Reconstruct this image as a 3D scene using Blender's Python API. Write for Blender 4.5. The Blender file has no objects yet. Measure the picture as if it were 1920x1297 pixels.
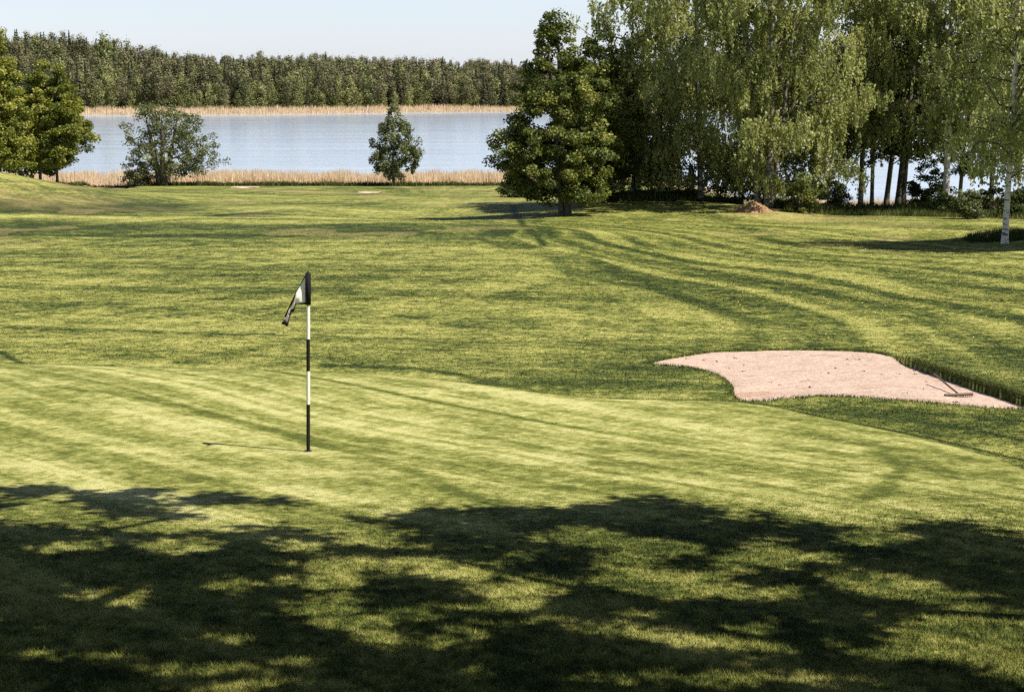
import bpy, math, numpy as np
from mathutils import Vector
R = math.radians
rng = np.random.default_rng(7)
scene = bpy.context.scene

# ------------------------------------------------------------------ camera
CAMZ = 12.0                      # eye height above the lake
PITCH = R(8.85); F = 3200.0      # focal length in pixels of the 1920 px wide photograph
cam = bpy.data.cameras.new('camera'); camo = bpy.data.objects.new('camera', cam)
scene.collection.objects.link(camo)
cam.lens = F/1920*36; cam.sensor_width = 36; cam.clip_start = 0.1; cam.clip_end = 20000
camo.location = (0, 0, CAMZ); camo.rotation_euler = (math.pi/2-PITCH, 0, 0)
scene.camera = camo

# ------------------------------------------------------------------ sky and sun
SUN_EL = R(55); SUN_V = np.array([0.915, -0.40, 0.0]); SUN_V /= np.linalg.norm(SUN_V)
SUN = np.array([SUN_V[0]*math.cos(SUN_EL), SUN_V[1]*math.cos(SUN_EL), math.sin(SUN_EL)])
world = bpy.data.worlds.new('World'); scene.world = world; world.use_nodes = True
wn = world.node_tree; bg = wn.nodes['Background']
sky = wn.nodes.new('ShaderNodeTexSky'); sky.sky_type = 'NISHITA'; sky.sun_disc = False
sky.sun_elevation = SUN_EL; sky.sun_rotation = math.atan2(SUN_V[0], SUN_V[1])
sky.air_density = 1.0; sky.dust_density = .8; sky.ozone_density = 1.0
# thin bright summer haze low in the sky, fading out upward
tc = wn.nodes.new('ShaderNodeTexCoord'); sx_ = wn.nodes.new('ShaderNodeSeparateXYZ'); wn.links.new(tc.outputs['Generated'], sx_.inputs[0])
hr = wn.nodes.new('ShaderNodeValToRGB'); wn.links.new(sx_.outputs[2], hr.inputs[0])
he = hr.color_ramp.elements; he[0].position = 0.0; he[0].color = (9.6, 10.1, 11.6, 1); he[1].position = .5; he[1].color = (0, 0, 0, 1)
e_ = he.new(.05); e_.color = (8.4, 9.7, 11.9, 1); e_ = he.new(.18); e_.color = (4.9, 6.3, 8.6, 1)
cn = wn.nodes.new('ShaderNodeTexNoise'); cn.inputs['Scale'].default_value = 3.0; cn.inputs['Detail'].default_value = 5
mp = wn.nodes.new('ShaderNodeMapping'); mp.inputs['Scale'].default_value = (1, 1, 7); wn.links.new(tc.outputs['Generated'], mp.inputs[0]); wn.links.new(mp.outputs[0], cn.inputs[0])
cm = wn.nodes.new('ShaderNodeMapRange'); wn.links.new(cn.outputs[0], cm.inputs[0]); cm.inputs[3].default_value = .93; cm.inputs[4].default_value = 1.07
vs = wn.nodes.new('ShaderNodeVectorMath'); vs.operation = 'SCALE'; wn.links.new(hr.outputs[0], vs.inputs[0]); wn.links.new(cm.outputs[0], vs.inputs[3])
va = wn.nodes.new('ShaderNodeVectorMath'); va.operation = 'ADD'; wn.links.new(vs.outputs[0], va.inputs[0]); wn.links.new(sky.outputs[0], va.inputs[1])
wn.links.new(va.outputs[0], bg.inputs[0]); bg.inputs[1].default_value = 0.033
sl = bpy.data.lights.new('sun', 'SUN'); sl.energy = 5.0; sl.angle = R(0.55); sl.color = (1.0, 0.93, 0.80)
slo = bpy.data.objects.new('sun', sl); scene.collection.objects.link(slo)
slo.rotation_euler = Vector(SUN).to_track_quat('Z', 'Y').to_euler()
scene.view_settings.view_transform = 'Standard'; scene.view_settings.look = 'None'
scene.view_settings.exposure = 0.80; scene.view_settings.gamma = 1.0
scene.render.engine = 'CYCLES'
scene.cycles.max_bounces = 6; scene.cycles.diffuse_bounces = 2; scene.cycles.transmission_bounces = 3
scene.cycles.use_denoising = False

# ------------------------------------------------------------------ helpers
def sstep(a, b, x):
    t = np.clip((np.asarray(x, float)-a)/(b-a), 0, 1); return t*t*(3-2*t)
_h = rng.random((256, 256))
def vnoise(x, y):
    x = np.asarray(x, float); y = np.asarray(y, float)
    xi = np.floor(x).astype(int); yi = np.floor(y).astype(int); fx = x-xi; fy = y-yi
    fx = fx*fx*(3-2*fx); fy = fy*fy*(3-2*fy)
    g = lambda a, b: _h[a % 256, b % 256]
    return (g(xi, yi)*(1-fx)+g(xi+1, yi)*fx)*(1-fy)+(g(xi, yi+1)*(1-fx)+g(xi+1, yi+1)*fx)*fy
def fbm(x, y, o=4):
    s = 0; a = 1; t = 0
    for k in range(o):
        s = s+a*vnoise(x*2**k+17*k, y*2**k+31*k); t += a; a *= .55
    return s/t*2-1
def poly_sd(poly, x, y):         # signed distance, negative inside
    P = np.asarray(poly, float); x = np.asarray(x, float); y = np.asarray(y, float)
    d = np.full(x.shape, 1e18); ins = np.zeros(x.shape, bool)
    for i in range(len(P)):
        ax, ay = P[i]; bx, by = P[(i+1) % len(P)]
        ex, ey = bx-ax, by-ay; L = ex*ex+ey*ey+1e-12
        t = np.clip(((x-ax)*ex+(y-ay)*ey)/L, 0, 1)
        d = np.minimum(d, (x-ax-t*ex)**2+(y-ay-t*ey)**2)
        if ay != by:
            c = ((ay > y) != (by > y)) & (x < (bx-ax)*(y-ay)/(by-ay)+ax); ins ^= c
    d = np.sqrt(d); return np.where(ins, -d, d)
def line_d(pts, x, y):           # distance to an open polyline
    d = np.full(np.shape(x), 1e18)
    for (ax, ay), (bx, by) in zip(pts[:-1], pts[1:]):
        ex, ey = bx-ax, by-ay; L = ex*ex+ey*ey+1e-12
        t = np.clip(((x-ax)*ex+(y-ay)*ey)/L, 0, 1)
        d = np.minimum(d, (x-ax-t*ex)**2+(y-ay-t*ey)**2)
    return np.sqrt(d)
def smooth_line(p, n=8, closed=False):
    p = np.asarray(p, float); N = len(p); out = []
    for i in range(N if closed else N-1):
        g = (lambda k: p[k % N]) if closed else (lambda k: p[min(max(k, 0), N-1)])
        a, b, c, d = g(i-1), g(i), g(i+1), g(i+2)
        for t in np.arange(n)/n:
            out.append(.5*((2*b)+(c-a)*t+(2*a-5*b+4*c-d)*t*t+(3*b-a-3*c+d)*t**3))
    if not closed: out.append(p[-1])
    return np.array(out)

# ------------------------------------------------------------------ terrain
PL = np.array([(-60,-.9),(-10,-1.3),(0,-1.65),(5,-3.1),(9,-4.0),(11.6,-4.18),(16,-4.47),(22,-4.78),(28,-4.98),(32,-5.25),(38,-5.60),(50,-6.1),
    (65,-6.62),(80,-7.05),(98,-7.75),(115,-8.35),(135,-8.95),(160,-10.0),(186,-11.35),(198,-11.9),(206,-12.3),(212,-13.5),(400,-14.5)], float)
PR = np.array([(-60,-.9),(-10,-1.3),(0,-1.65),(5,-3.1),(9,-4.0),(11.6,-4.18),(16,-4.47),(22,-4.78),(28,-4.98),(32,-5.25),(38,-5.60),(50,-6.1),
    (65,-6.45),(80,-6.95),(92,-7.40),(104,-7.95),(112,-8.6),(124,-9.9),(144,-11.9),(158,-12.2),(166,-12.6),(176,-13.5),(400,-14.5)], float)
def herm(P, y):
    x0 = P[:, 0]; v = P[:, 1]; m = np.gradient(v, x0)
    y = np.clip(y, x0[0], x0[-1]); i = np.clip(np.searchsorted(x0, y)-1, 0, len(x0)-2)
    h = x0[i+1]-x0[i]; t = (y-x0[i])/h
    return (v[i]*(2*t**3-3*t**2+1)+h*m[i]*(t**3-2*t**2+t)+v[i+1]*(-2*t**3+3*t**2)+h*m[i+1]*(t**3-t**2))
def far_shore(x): return 592+62*sstep(-120, 5, x)+3*fbm(x/40., 3.3+0*x)
def gs(x, y, cx, cy, sx, sy): return np.exp(-((x-cx)/sx)**2-((y-cy)/sy)**2)
def ter0(x, y):                  # natural lie of the land; lake level is 0
    x = np.asarray(x, float); y = np.asarray(y, float)
    w = sstep(15, 25, x)
    z = herm(PL, y)*(1-w)+herm(PR, y)*w+CAMZ
    near = sstep(14, 24, y)*(1-sstep(165, 190, y))
    z = z+near*(0.09*fbm(x/9., y/9., 2)+sstep(30, 60, y)*.22*fbm(x/12.+5, y/15., 3))
    z = z+2.9*gs(x, y, -39.5, 113, 10.5, 15)                     # mound on the left
    z = z+.35*gs(x, y, -31, 92, 6, 8)
    z = z+.95*gs(x, y, 8.8, 108, 6.5, 6.5)-.35*gs(x, y, -6, 103, 7, 8)
    z = z+.35*gs(x, y, 14.5, 101, 3.0, 4)
    z = z+.25*gs(x, y, 21.0, 73, 2.2, 1.2)
    fs = far_shore(x)
    f = -1.6+np.clip((y-fs)*.22, 0, 2.6)+np.clip(y-fs-25, 0, 400)*.016
    f = f+13.5*gs(x, y, -212, 770, 52, 75)
    f = f-1.8*sstep(-35, 10, x)*sstep(640, 700, y)+6.5*gs(x, y, -150, 1330, 150, 200)+1.5*gs(x, y, -250, 1330, 100, 200)+1.0*fbm(x/60., y/60., 3)*sstep(0, 60, y-fs)
    f = f*(1-sstep(1700, 2600, y))+5*sstep(1700, 2600, y)
    return np.where(y > 400, f, z)
def ray(col, row):
    u = (col-960.0)/F; v = (648.5-row)/F
    c, s = math.cos(PITCH), math.sin(PITCH)
    return np.array([u, c+v*s, -s+v*c])
def hit(col, row, fn=ter0, t0=4.0, tmax=700.0):
    d = ray(col, row); t = t0+np.concatenate([np.arange(0, 60, .05), np.arange(60, tmax, .4)])
    g = CAMZ+t*d[2]-fn(t*d[0], t*d[1]); k = np.argmax(g < 0)
    if g[k] >= 0: k = len(t)-1
    if k == 0: return np.array([t[0]*d[0], t[0]*d[1]])
    a, b = t[k-1], t[k]; ga, gb = g[k-1], g[k]; tt = a+(b-a)*ga/(ga-gb)
    return np.array([tt*d[0], tt*d[1]])
def hits(pl, fn=ter0): return np.array([hit(c, r, fn) for c, r in pl])
def to_img(x, y, z):
    c, s = math.cos(PITCH), math.sin(PITCH); dz = z-CAMZ
    dep = y*c-dz*s; up = y*s+dz*c
    return 960+F*x/dep, 648.5-F*up/dep

GREEN = smooth_line(hits([(-260,664),(0,677),(150,682),(300,686),(450,690),(620,694),(760,703),(900,717),(1020,733),(1150,744),(1390,750),(1535,777),
    (1700,810),(1850,850),(1975,905),(2040,1000),(2100,1500),(-300,1500)]), 5, True)
SAND = smooth_line(hits([(1218,680),(1285,666),(1350,658),(1450,655),(1560,655),(1640,660),(1705,676),(1765,697),(1835,720),(1900,741),(1985,772),
    (1930,770),(1780,757),(1700,751),(1600,743),(1500,742),(1388,742),(1372,722),(1345,702),(1300,690),(1260,686)]), 4, True)
LIP = smooth_line(hits([(1705,678),(1765,697),(1835,720),(1900,741),(1990,774)]), 4)
SANDS = [smooth_line(hits(q), 4, True) for q in (
    [(158,348),(185,343),(225,345),(268,348),(240,353),(190,352)],
    [(436,352),(460,350),(484,351.5),(462,353.5)],
    [(672,361.5),(690,360),(714,361),(694,363)])]
def trench(x, y):
    return .07*np.exp(-((poly_sd(GREEN, x, y)-.4)/.45)**2)*sstep(19, 23, y)
def sand_z(x, y):
    sd = poly_sd(SAND, x, y); l = line_d(LIP, x, y)
    dep = .03+.03*sstep(0, -1.2, sd)+.08*(1-sstep(.2, 1.4, l))
    return ter0(x, y)-trench(x, y)-dep+.012*fbm(x*2.2, y*2.2, 3)
def box(P, x, y, m):
    return (x > P[:, 0].min()-m) & (x < P[:, 0].max()+m) & (y > P[:, 1].min()-m) & (y < P[:, 1].max()+m)
def ter(x, y):
    x = np.atleast_1d(np.asarray(x, float)); y = np.atleast_1d(np.asarray(y, float)); z = ter0(x, y)
    k = (y > 5) & (y < 45)
    if k.any():
        gd = poly_sd(GREEN, x[k], y[k]); zz = z[k]
        zz = zz-.07*np.exp(-((gd-.4)/.45)**2)*sstep(19, 23, y[k]); z[k] = zz
    k = box(SAND, x, y, 2)
    if k.any():
        sd = poly_sd(SAND, x[k], y[k]); l = line_d(LIP, x[k], y[k])
        zz = z[k]+.05*(1-sstep(.0, 1.0, l))*(sd > 0)
        zz = np.where(sd < -.015, sand_z(x[k], y[k])-.10, zz); z[k] = zz
    for S in SANDS:
        k = box(S, x, y, 4)
        if k.any():
            sd = poly_sd(S, x[k], y[k]); z[k] = z[k]-.35*sstep(.2, -.8, sd)
    return z
def tz(x, y): return float(ter(x, y)[0])

# ------------------------------------------------------------------ materials
def N(t, k, **kw):
    n = t.nodes.new(k)
    for a, b in kw.items(): setattr(n, a, b)
    return n
def newmat(name):
    m = bpy.data.materials.new(name); m.use_nodes = True; t = m.node_tree
    return m, t, t.nodes['Principled BSDF']
def noise(t, vec, scale, detail=4, rough=.6, dist=0.0):
    n = N(t, 'ShaderNodeTexNoise'); n.inputs['Scale'].default_value = scale; n.inputs['Detail'].default_value = detail
    n.inputs['Roughness'].default_value = rough; n.inputs['Distortion'].default_value = dist
    if vec is not None: t.links.new(vec, n.inputs['Vector'])
    return n.outputs['Fac']
def ramp(t, fac, stops):
    r = N(t, 'ShaderNodeValToRGB'); e = r.color_ramp.elements
    while len(e) < len(stops): e.new(.5)
    for q, (p, c) in zip(e, stops):
        q.position = p; q.color = (c[0], c[1], c[2], 1) if hasattr(c, '__len__') else (c, c, c, 1)
    t.links.new(fac, r.inputs[0]); return r.outputs[0]
def mixc(t, fac, a, b, mode='MIX'):
    m = N(t, 'ShaderNodeMix', data_type='RGBA', blend_type=mode)
    for s, v in ((0, fac), (6, a), (7, b)):
        if isinstance(v, (int, float)): m.inputs[s].default_value = v
        elif isinstance(v, tuple): m.inputs[s].default_value = (*v, 1)
        else: t.links.new(v, m.inputs[s])
    return m.outputs[2]
def mth(t, op, a, b=0.0, clamp=False):
    m = N(t, 'ShaderNodeMath', operation=op); m.use_clamp = clamp
    for s, v in ((0, a), (1, b)):
        if isinstance(v, (int, float)): m.inputs[s].default_value = v
        else: t.links.new(v, m.inputs[s])
    return m.outputs[0]
def attr(t, n): return N(t, 'ShaderNodeAttribute', attribute_name=n).outputs['Fac']
def pos(t): return N(t, 'ShaderNodeNewGeometry').outputs['Position']
def vmul(t, v, s):
    m = N(t, 'ShaderNodeVectorMath', operation='MULTIPLY'); t.links.new(v, m.inputs[0]); m.inputs[1].default_value = s
    return m.outputs[0]

FLO, FHI = (.050,.072,.014), (.270,.265,.072)
GLO, GHI = (.170,.180,.045), (.450,.420,.155)
def turf(name, blades=False):
    m, t, b = newmat(name); P = pos(t)
    st = attr(t, 'stripe'); gr = attr(t, 'green'); ro = attr(t, 'rough'); dr = attr(t, 'dry'); sh = attr(t, 'shore')
    fine = noise(t, P, 9.5, 3, .62); mid = noise(t, P, .75, 5, .66); cl = noise(t, P, 3.0, 3, .6); mic = noise(t, P, 60., 3, .7)
    sub = lambda q, k: mth(t, 'MULTIPLY', mth(t, 'SUBTRACT', q, .5), k)
    add = lambda *q: q[0] if len(q) == 1 else mth(t, 'ADD', q[0], add(*q[1:]))
    bl = [sub(attr(t, 'tint'), .35)] if blades else []
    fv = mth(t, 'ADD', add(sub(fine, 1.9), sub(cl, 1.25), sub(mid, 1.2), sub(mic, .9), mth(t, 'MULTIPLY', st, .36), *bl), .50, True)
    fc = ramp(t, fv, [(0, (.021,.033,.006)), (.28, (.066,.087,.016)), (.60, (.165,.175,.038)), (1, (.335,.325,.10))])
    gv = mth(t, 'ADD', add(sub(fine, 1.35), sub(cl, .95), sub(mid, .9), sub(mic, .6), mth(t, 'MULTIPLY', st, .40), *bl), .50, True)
    gc = ramp(t, gv, [(0, (.070,.085,.014)), (.35, (.155,.167,.035)), (.68, (.275,.278,.088)), (1, (.41,.395,.17))])
    c = mixc(t, gr, fc, gc)
    c = mixc(t, mth(t, 'MULTIPLY', ro, .55), c, mixc(t, fine, (.03,.05,.010), (.12,.15,.035)))
    c = mixc(t, mth(t, 'MULTIPLY', dr, mth(t, 'ADD', mid, .35), True), c, (.34,.26,.12))
    c = mixc(t, sh, c, mixc(t, fine, (.50,.37,.25), (.66,.50,.36)))
    t.links.new(c, b.inputs['Base Color']); b.inputs['Roughness'].default_value = .75; b.inputs['Specular IOR Level'].default_value = .15
    if not blades:
        bp = N(t, 'ShaderNodeBump'); bp.inputs['Strength'].default_value = .8
        t.links.new(mth(t, 'ADD', mth(t, 'MULTIPLY', gr, -.022), .05), bp.inputs['Distance'])
        t.links.new(noise(t, P, 7.0, 8, .75), bp.inputs['Height']); t.links.new(bp.outputs[0], b.inputs['Normal'])
    return m
M_TURF = turf('turf'); M_BLADE = turf('turf_blades', True)

def leafmat(name, stops, trans=.35, rough=.5, vary=0.0):
    m, t, b = newmat(name); tv = attr(t, 'tint')
    if vary: tv = mth(t, 'ADD', tv, mth(t, 'MULTIPLY', mth(t, 'SUBTRACT', N(t, 'ShaderNodeObjectInfo').outputs['Random'], .5), vary), True)
    c = ramp(t, tv, stops)
    t.links.new(c, b.inputs['Base Color']); b.inputs['Roughness'].default_value = rough; b.inputs['Specular IOR Level'].default_value = .3
    tr = N(t, 'ShaderNodeBsdfTranslucent'); t.links.new(mixc(t, 1.0, c, (1.0,1.0,.55), 'MULTIPLY'), tr.inputs[0])
    mx = N(t, 'ShaderNodeMixShader'); mx.inputs[0].default_value = trans
    t.links.new(b.outputs[0], mx.inputs[1]); t.links.new(tr.outputs[0], mx.inputs[2])
    t.links.new(mx.outputs[0], t.nodes['Material Output'].inputs[0]); return m
M_BIRCHLEAF = leafmat('birch_leaves', [(0, (.125,.155,.045)), (.5, (.335,.365,.145)), (1, (.53,.55,.28))], .48)
M_MAPLELEAF = leafmat('maple_leaves', [(0, (.035,.055,.012)), (.5, (.11,.138,.03)), (1, (.30,.31,.08))])
M_WILLOWLEAF = leafmat('willow_leaves', [(0, (.06,.08,.030)), (.5, (.125,.15,.06)), (1, (.22,.24,.11))])
M_SHADELEAF = leafmat('shade_tree_leaves', [(0, (.03,.05,.010)), (1, (.07,.10,.02))], .12)
M_DARKLEAF = leafmat('dark_leaves', [(0, (.02,.035,.008)), (.5, (.05,.075,.015)), (1, (.10,.13,.03))])
M_SPRUCE = leafmat('spruce_needles', [(0, (.035,.042,.022)), (.5, (.085,.09,.048)), (1, (.16,.155,.08))], .1, .7, .5)
M_PINE = leafmat('pine_needles', [(0, (.06,.062,.032)), (.5, (.12,.12,.058)), (1, (.20,.185,.10))], .1, .7, .5)
M_FARLEAF = leafmat('far_birch_leaves', [(0, (.09,.11,.04)), (.5, (.20,.22,.085)), (1, (.34,.34,.15))], .25, .6, .6)
M_REED = leafmat('dry_reeds', [(0, (.54,.42,.30)), (.5, (.70,.56,.43)), (1, (.80,.67,.54))], .3, .7)
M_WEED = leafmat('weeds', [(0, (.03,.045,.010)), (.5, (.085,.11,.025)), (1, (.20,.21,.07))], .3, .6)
def barkmat(name, a, b_, scale=(6,6,2.0), lo=.35, hi=.65):
    m, t, b = newmat(name); v = vmul(t, pos(t), scale)
    n = noise(t, v, 2.2, 6, .7)
    t.links.new(ramp(t, n, [(lo, a), (hi, b_)]), b.inputs['Base Color']); b.inputs['Roughness'].default_value = .85
    bp = N(t, 'ShaderNodeBump'); bp.inputs['Distance'].default_value = .03; t.links.new(n, bp.inputs['Height']); t.links.new(bp.outputs[0], b.inputs['Normal'])
    return m
M_SUNLITLEAF = leafmat('sunlit_maple_leaves', [(0, (.06,.085,.015)), (.5, (.19,.215,.04)), (1, (.40,.40,.09))], .42)  # lighter maple leaves, sunlight on the left trees put into the colour
M_BARK = barkmat('grey_bark', (.035,.028,.022), (.14,.115,.09))
M_BIRCHBARK = barkmat('birch_bark', (.07,.06,.05), (.66,.62,.56), (1.2,1.2,4.5), .40, .47)
M_OLDBIRCH = barkmat('old_birch_bark', (.06,.05,.042), (.38,.34,.30), (1.2,1.2,3.5), .45, .62)
M_FARBARK = barkmat('pine_bark', (.10,.07,.05), (.24,.17,.12))
def plain(name, col, rough=.5, spec=.4):
    m, t, b = newmat(name); n = noise(t, pos(t), 40., 4, .6)
    t.links.new(mixc(t, n, tuple(q*.88 for q in col), tuple(min(1, q*1.1) for q in col)), b.inputs['Base Color'])
    b.inputs['Roughness'].default_value = rough; b.inputs['Specular IOR Level'].default_value = spec; return m
M_WHITE = plain('white_paint', (.78,.76,.66), .4)
M_BLACK = plain('black_paint', (.012,.011,.010), .6, .2)
M_CLOTHW = plain('white_cloth', (.80,.78,.76), .8, .1)
M_CLOTHB = plain('black_cloth', (.016,.014,.015), .85, .1)
M_CLOTHG = plain('grey_cloth', (.20,.18,.17), .8, .1)
M_WOOD = plain('weathered_handle', (.11,.07,.05), .6)
M_YEL = plain('yellow_petals', (.60,.54,.16), .6)
M_DAISY = plain('white_petals', (.7,.68,.62), .6)
m, t, b = newmat('bunker_sand'); P = pos(t)
n1 = noise(t, P, 1.1, 6, .6); n2 = noise(t, P, 16., 8, .75)
c = mixc(t, n1, (.42,.315,.265), (.54,.415,.355)); c = mixc(t, ramp(t, n2, [(.34, 1.0), (.48, 0.0)]), c, (.25,.16,.11))
c = mixc(t, ramp(t, noise(t, vmul(t, P, (1,2.6,1)), .9, 6, .7, .6), [(.56, 0.0), (.68, .8)]), c, (.33,.205,.135))
t.links.new(c, b.inputs['Base Color']); b.inputs['Roughness'].default_value = .95; b.inputs['Specular IOR Level'].default_value = .1
bp = N(t, 'ShaderNodeBump'); bp.inputs['Distance'].default_value = .07; bp.inputs['Strength'].default_value = 1.0
t.links.new(mth(t, 'ADD', noise(t, P, 5., 7, .7), mth(t, 'MULTIPLY', noise(t, P, 1.1, 2, .5), 2.2)), bp.inputs['Height']); t.links.new(bp.outputs[0], b.inputs['Normal']); M_SAND = m
m, t, b = newmat('lake_water'); P = pos(t)
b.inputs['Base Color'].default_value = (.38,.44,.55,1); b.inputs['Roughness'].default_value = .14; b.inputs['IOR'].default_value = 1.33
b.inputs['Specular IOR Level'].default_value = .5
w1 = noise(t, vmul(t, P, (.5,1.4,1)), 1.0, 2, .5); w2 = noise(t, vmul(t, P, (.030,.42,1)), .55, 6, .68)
t.links.new(ramp(t, w2, [(.30, (.23,.29,.40)), (.50, (.34,.40,.52)), (.68, (.44,.50,.61))]), b.inputs['Base Color'])  # ripple bands: silt tone with sky reflection put into the base colour
bp = N(t, 'ShaderNodeBump'); t.links.new(mth(t, 'MULTIPLY', w2, .07), bp.inputs['Distance'])
t.links.new(w1, bp.inputs['Height']); t.links.new(bp.outputs[0], b.inputs['Normal']); M_WATER = m
m, t, b = newmat('earth'); n1 = noise(t, pos(t), 5., 7, .7)
t.links.new(ramp(t, n1, [(.3, (.10,.06,.03)), (.55, (.30,.18,.09)), (.75, (.40,.30,.14))]), b.inputs['Base Color']); b.inputs['Roughness'].default_value = .95
bp = N(t, 'ShaderNodeBump'); bp.inputs['Distance'].default_value = .08; t.links.new(n1, bp.inputs['Height']); t.links.new(bp.outputs[0], b.inputs['Normal']); M_EARTH = m

# ------------------------------------------------------------------ mesh helpers
COL = scene.collection
def rawmesh(name, V, idx, sizes, mat, attrs=None, vattrs=None, smooth=False):
    V = np.asarray(V, np.float32); idx = np.asarray(idx, np.int32).ravel(); sizes = np.asarray(sizes, np.int32)
    me = bpy.data.meshes.new(name); me.vertices.add(len(V)); me.vertices.foreach_set('co', V.ravel())
    me.loops.add(len(idx)); me.loops.foreach_set('vertex_index', idx)
    me.polygons.add(len(sizes)); st = np.concatenate([[0], np.cumsum(sizes)[:-1]]).astype(np.int32)
    me.polygons.foreach_set('loop_start', st); me.polygons.foreach_set('loop_total', sizes)
    me.update(calc_edges=True)
    for k, v in (attrs or {}).items():
        a = me.attributes.new(k, 'FLOAT', 'FACE'); a.data.foreach_set('value', np.asarray(v, np.float32))
    for k, v in (vattrs or {}).items():
        a = me.attributes.new(k, 'FLOAT', 'POINT'); a.data.foreach_set('value', np.asarray(v, np.float32))
    me.polygons.foreach_set('use_smooth', np.full(len(sizes), bool(smooth)))
    me.materials.append(mat); me.update(); return me
def link(name, me, parent=None, loc=None):
    o = bpy.data.objects.new(name, me); COL.objects.link(o)
    if parent: o.parent = parent
    if loc is not None: o.location = loc
    return o
def tag(o, label=None, cat=None, group=None, kind=None):
    if label: o['label'] = label
    if cat: o['category'] = cat
    if group: o['group'] = group
    if kind: o['kind'] = kind
    return o
def empty(name, loc):
    o = bpy.data.objects.new(name, None); o.empty_display_size = .3; COL.objects.link(o); o.location = loc; return o
def diamonds(C, T, B, L, W):     # leaf shapes: centre, long axis, cross axis, length, width
    a = T*(L[:, None]/2); c = B*(W[:, None]/2)
    V = np.stack([C-a, C+c, C+a, C-c], 1).reshape(-1, 3)
    return V
def unit(v): return v/np.maximum(np.linalg.norm(v, axis=-1, keepdims=True), 1e-9)
def leafmesh(name, C, T, Nn, L, W, tint, mat):
    T = unit(T); B = unit(np.cross(T, Nn)); V = diamonds(C, T, B, L, W); n = len(C)
    return rawmesh(name, V, np.arange(4*n), np.full(n, 4), mat, {'tint': tint})
def tubes(name, P0, P1, R0, R1, mat, sides=6):
    P0 = np.asarray(P0, float); P1 = np.asarray(P1, float); n = len(P0)
    d = unit(P1-P0); up = np.where(np.abs(d[:, 2:3]) > .9, [[1., 0, 0]], [[0, 0, 1.]])
    a = unit(np.cross(d, up)); c = np.cross(d, a); an = np.arange(sides)*2*np.pi/sides
    ring = a[:, None]*np.cos(an)[None, :, None]+c[:, None]*np.sin(an)[None, :, None]
    V = np.concatenate([P0[:, None]+ring*np.asarray(R0)[:, None, None], P1[:, None]+ring*np.asarray(R1)[:, None, None]], 1).reshape(-1, 3)
    k = np.arange(sides); k2 = (k+1) % sides
    q = np.stack([k, k2, k2+sides, k+sides], 1)[None]+(np.arange(n)*2*sides)[:, None, None]
    return rawmesh(name, V, q.reshape(-1), np.full(n*sides, 4), mat, smooth=True)

# ------------------------------------------------------------------ trees
def skeleton(r, chain, rad_chain, targets, bias=.25, sag=.0, step=.7, jit=.10, tip=.012, minh=None):
    """grow limbs from a chain of trunk nodes to every target; returns tube segments"""
    pts = [np.array(p, float) for p in chain]; par = [-1]+list(range(len(chain)-1))
    plen = [0.0]*len(chain); cnt = [0]*len(chain); nch = len(chain)
    base = np.array(chain[0]); order = np.argsort(np.linalg.norm(targets-np.array(chain[len(chain)//2]), axis=1))
    for i in order:
        g = targets[i]; A = np.array(pts); d = np.linalg.norm(A-g, axis=1)
        up = np.clip(A[:, 2]-g[2]+.42*np.hypot(A[:, 0]-g[0], A[:, 1]-g[1]), 0, None)
        cost = d+bias*np.array(plen)+.8*up; j = int(np.argmin(cost))
        a = pts[j]; n = max(1, int(d[j]/step)); prev = j
        for k in range(1, n+1):
            f = k/n; q = a+(g-a)*f+np.array([0, 0, sag*math.sin(f*math.pi)*d[j]])
            if k < n: q = q+r.normal(0, jit, 3)*min(1, d[j]/2)
            pts.append(q); par.append(prev); plen.append(plen[prev]+float(np.linalg.norm(q-pts[prev]))); cnt.append(0); prev = len(pts)-1
        while prev >= 0: cnt[prev] += 1; prev = par[prev]
    rad = tip*np.maximum(np.array(cnt), 1)**.52
    for k in range(nch): rad[k] = rad_chain[k]
    P0, P1, R0, R1 = [], [], [], []
    for k in range(1, len(pts)):
        p = par[k]; r1 = rad[k]; r0 = rad[p] if k < nch else min(rad[p], r1*1.35)
        P0.append(pts[p]); P1.append(pts[k]); R0.append(r0); R1.append(r1)
    return np.array(P0), np.array(P1), np.array(R0), np.array(R1)
def crown_points(r, profile, n, shell=.35, squash=.9):
    """profile rows: height, centre x, centre y, radius"""
    P = np.array(profile, float); hs = np.linspace(P[0, 0], P[-1, 0], 60)
    w = np.interp(hs, P[:, 0], P[:, 3])**1.5+.02; w /= w.sum()
    h = r.choice(hs, n, p=w)+r.uniform(-.15, .15, n); a = r.uniform(0, 2*np.pi, n)
    q = (shell+(1-shell)*r.random(n))**.6*(.74+.42*r.random(n))
    rad = np.interp(h, P[:, 0], P[:, 3])*q
    return np.stack([np.interp(h, P[:, 0], P[:, 1])+rad*np.cos(a), np.interp(h, P[:, 0], P[:, 2])+rad*squash*np.sin(a), h], 1)
def trunk_chain(r, H, lean=(0, 0), r0=.15, top=.88, n=10, wob=.06, start=(0, 0)):
    z = np.linspace(-.25, H*top, n); f = np.clip(z/H, 0, 1)
    x = start[0]+lean[0]*f+np.cumsum(r.normal(0, wob, n))*np.linspace(0, 1, n); y = start[1]+lean[1]*f+np.cumsum(r.normal(0, wob, n))*np.linspace(0, 1, n)
    rad = r0*(1-f)**.8+.02; rad[0] *= 1.35
    return np.stack([x, y, z], 1), rad
def limbed(sk, nch, barkm):      # trunk keeps its own bark, the limbs are darker
    me = tubes('trunk', *sk, barkm, 7); me.materials.append(M_BARK)
    mi = np.zeros(len(me.polygons), np.int32); mi[(nch-1)*7:] = 1; me.polygons.foreach_set('material_index', mi)
    return [('trunk', me)]
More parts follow.
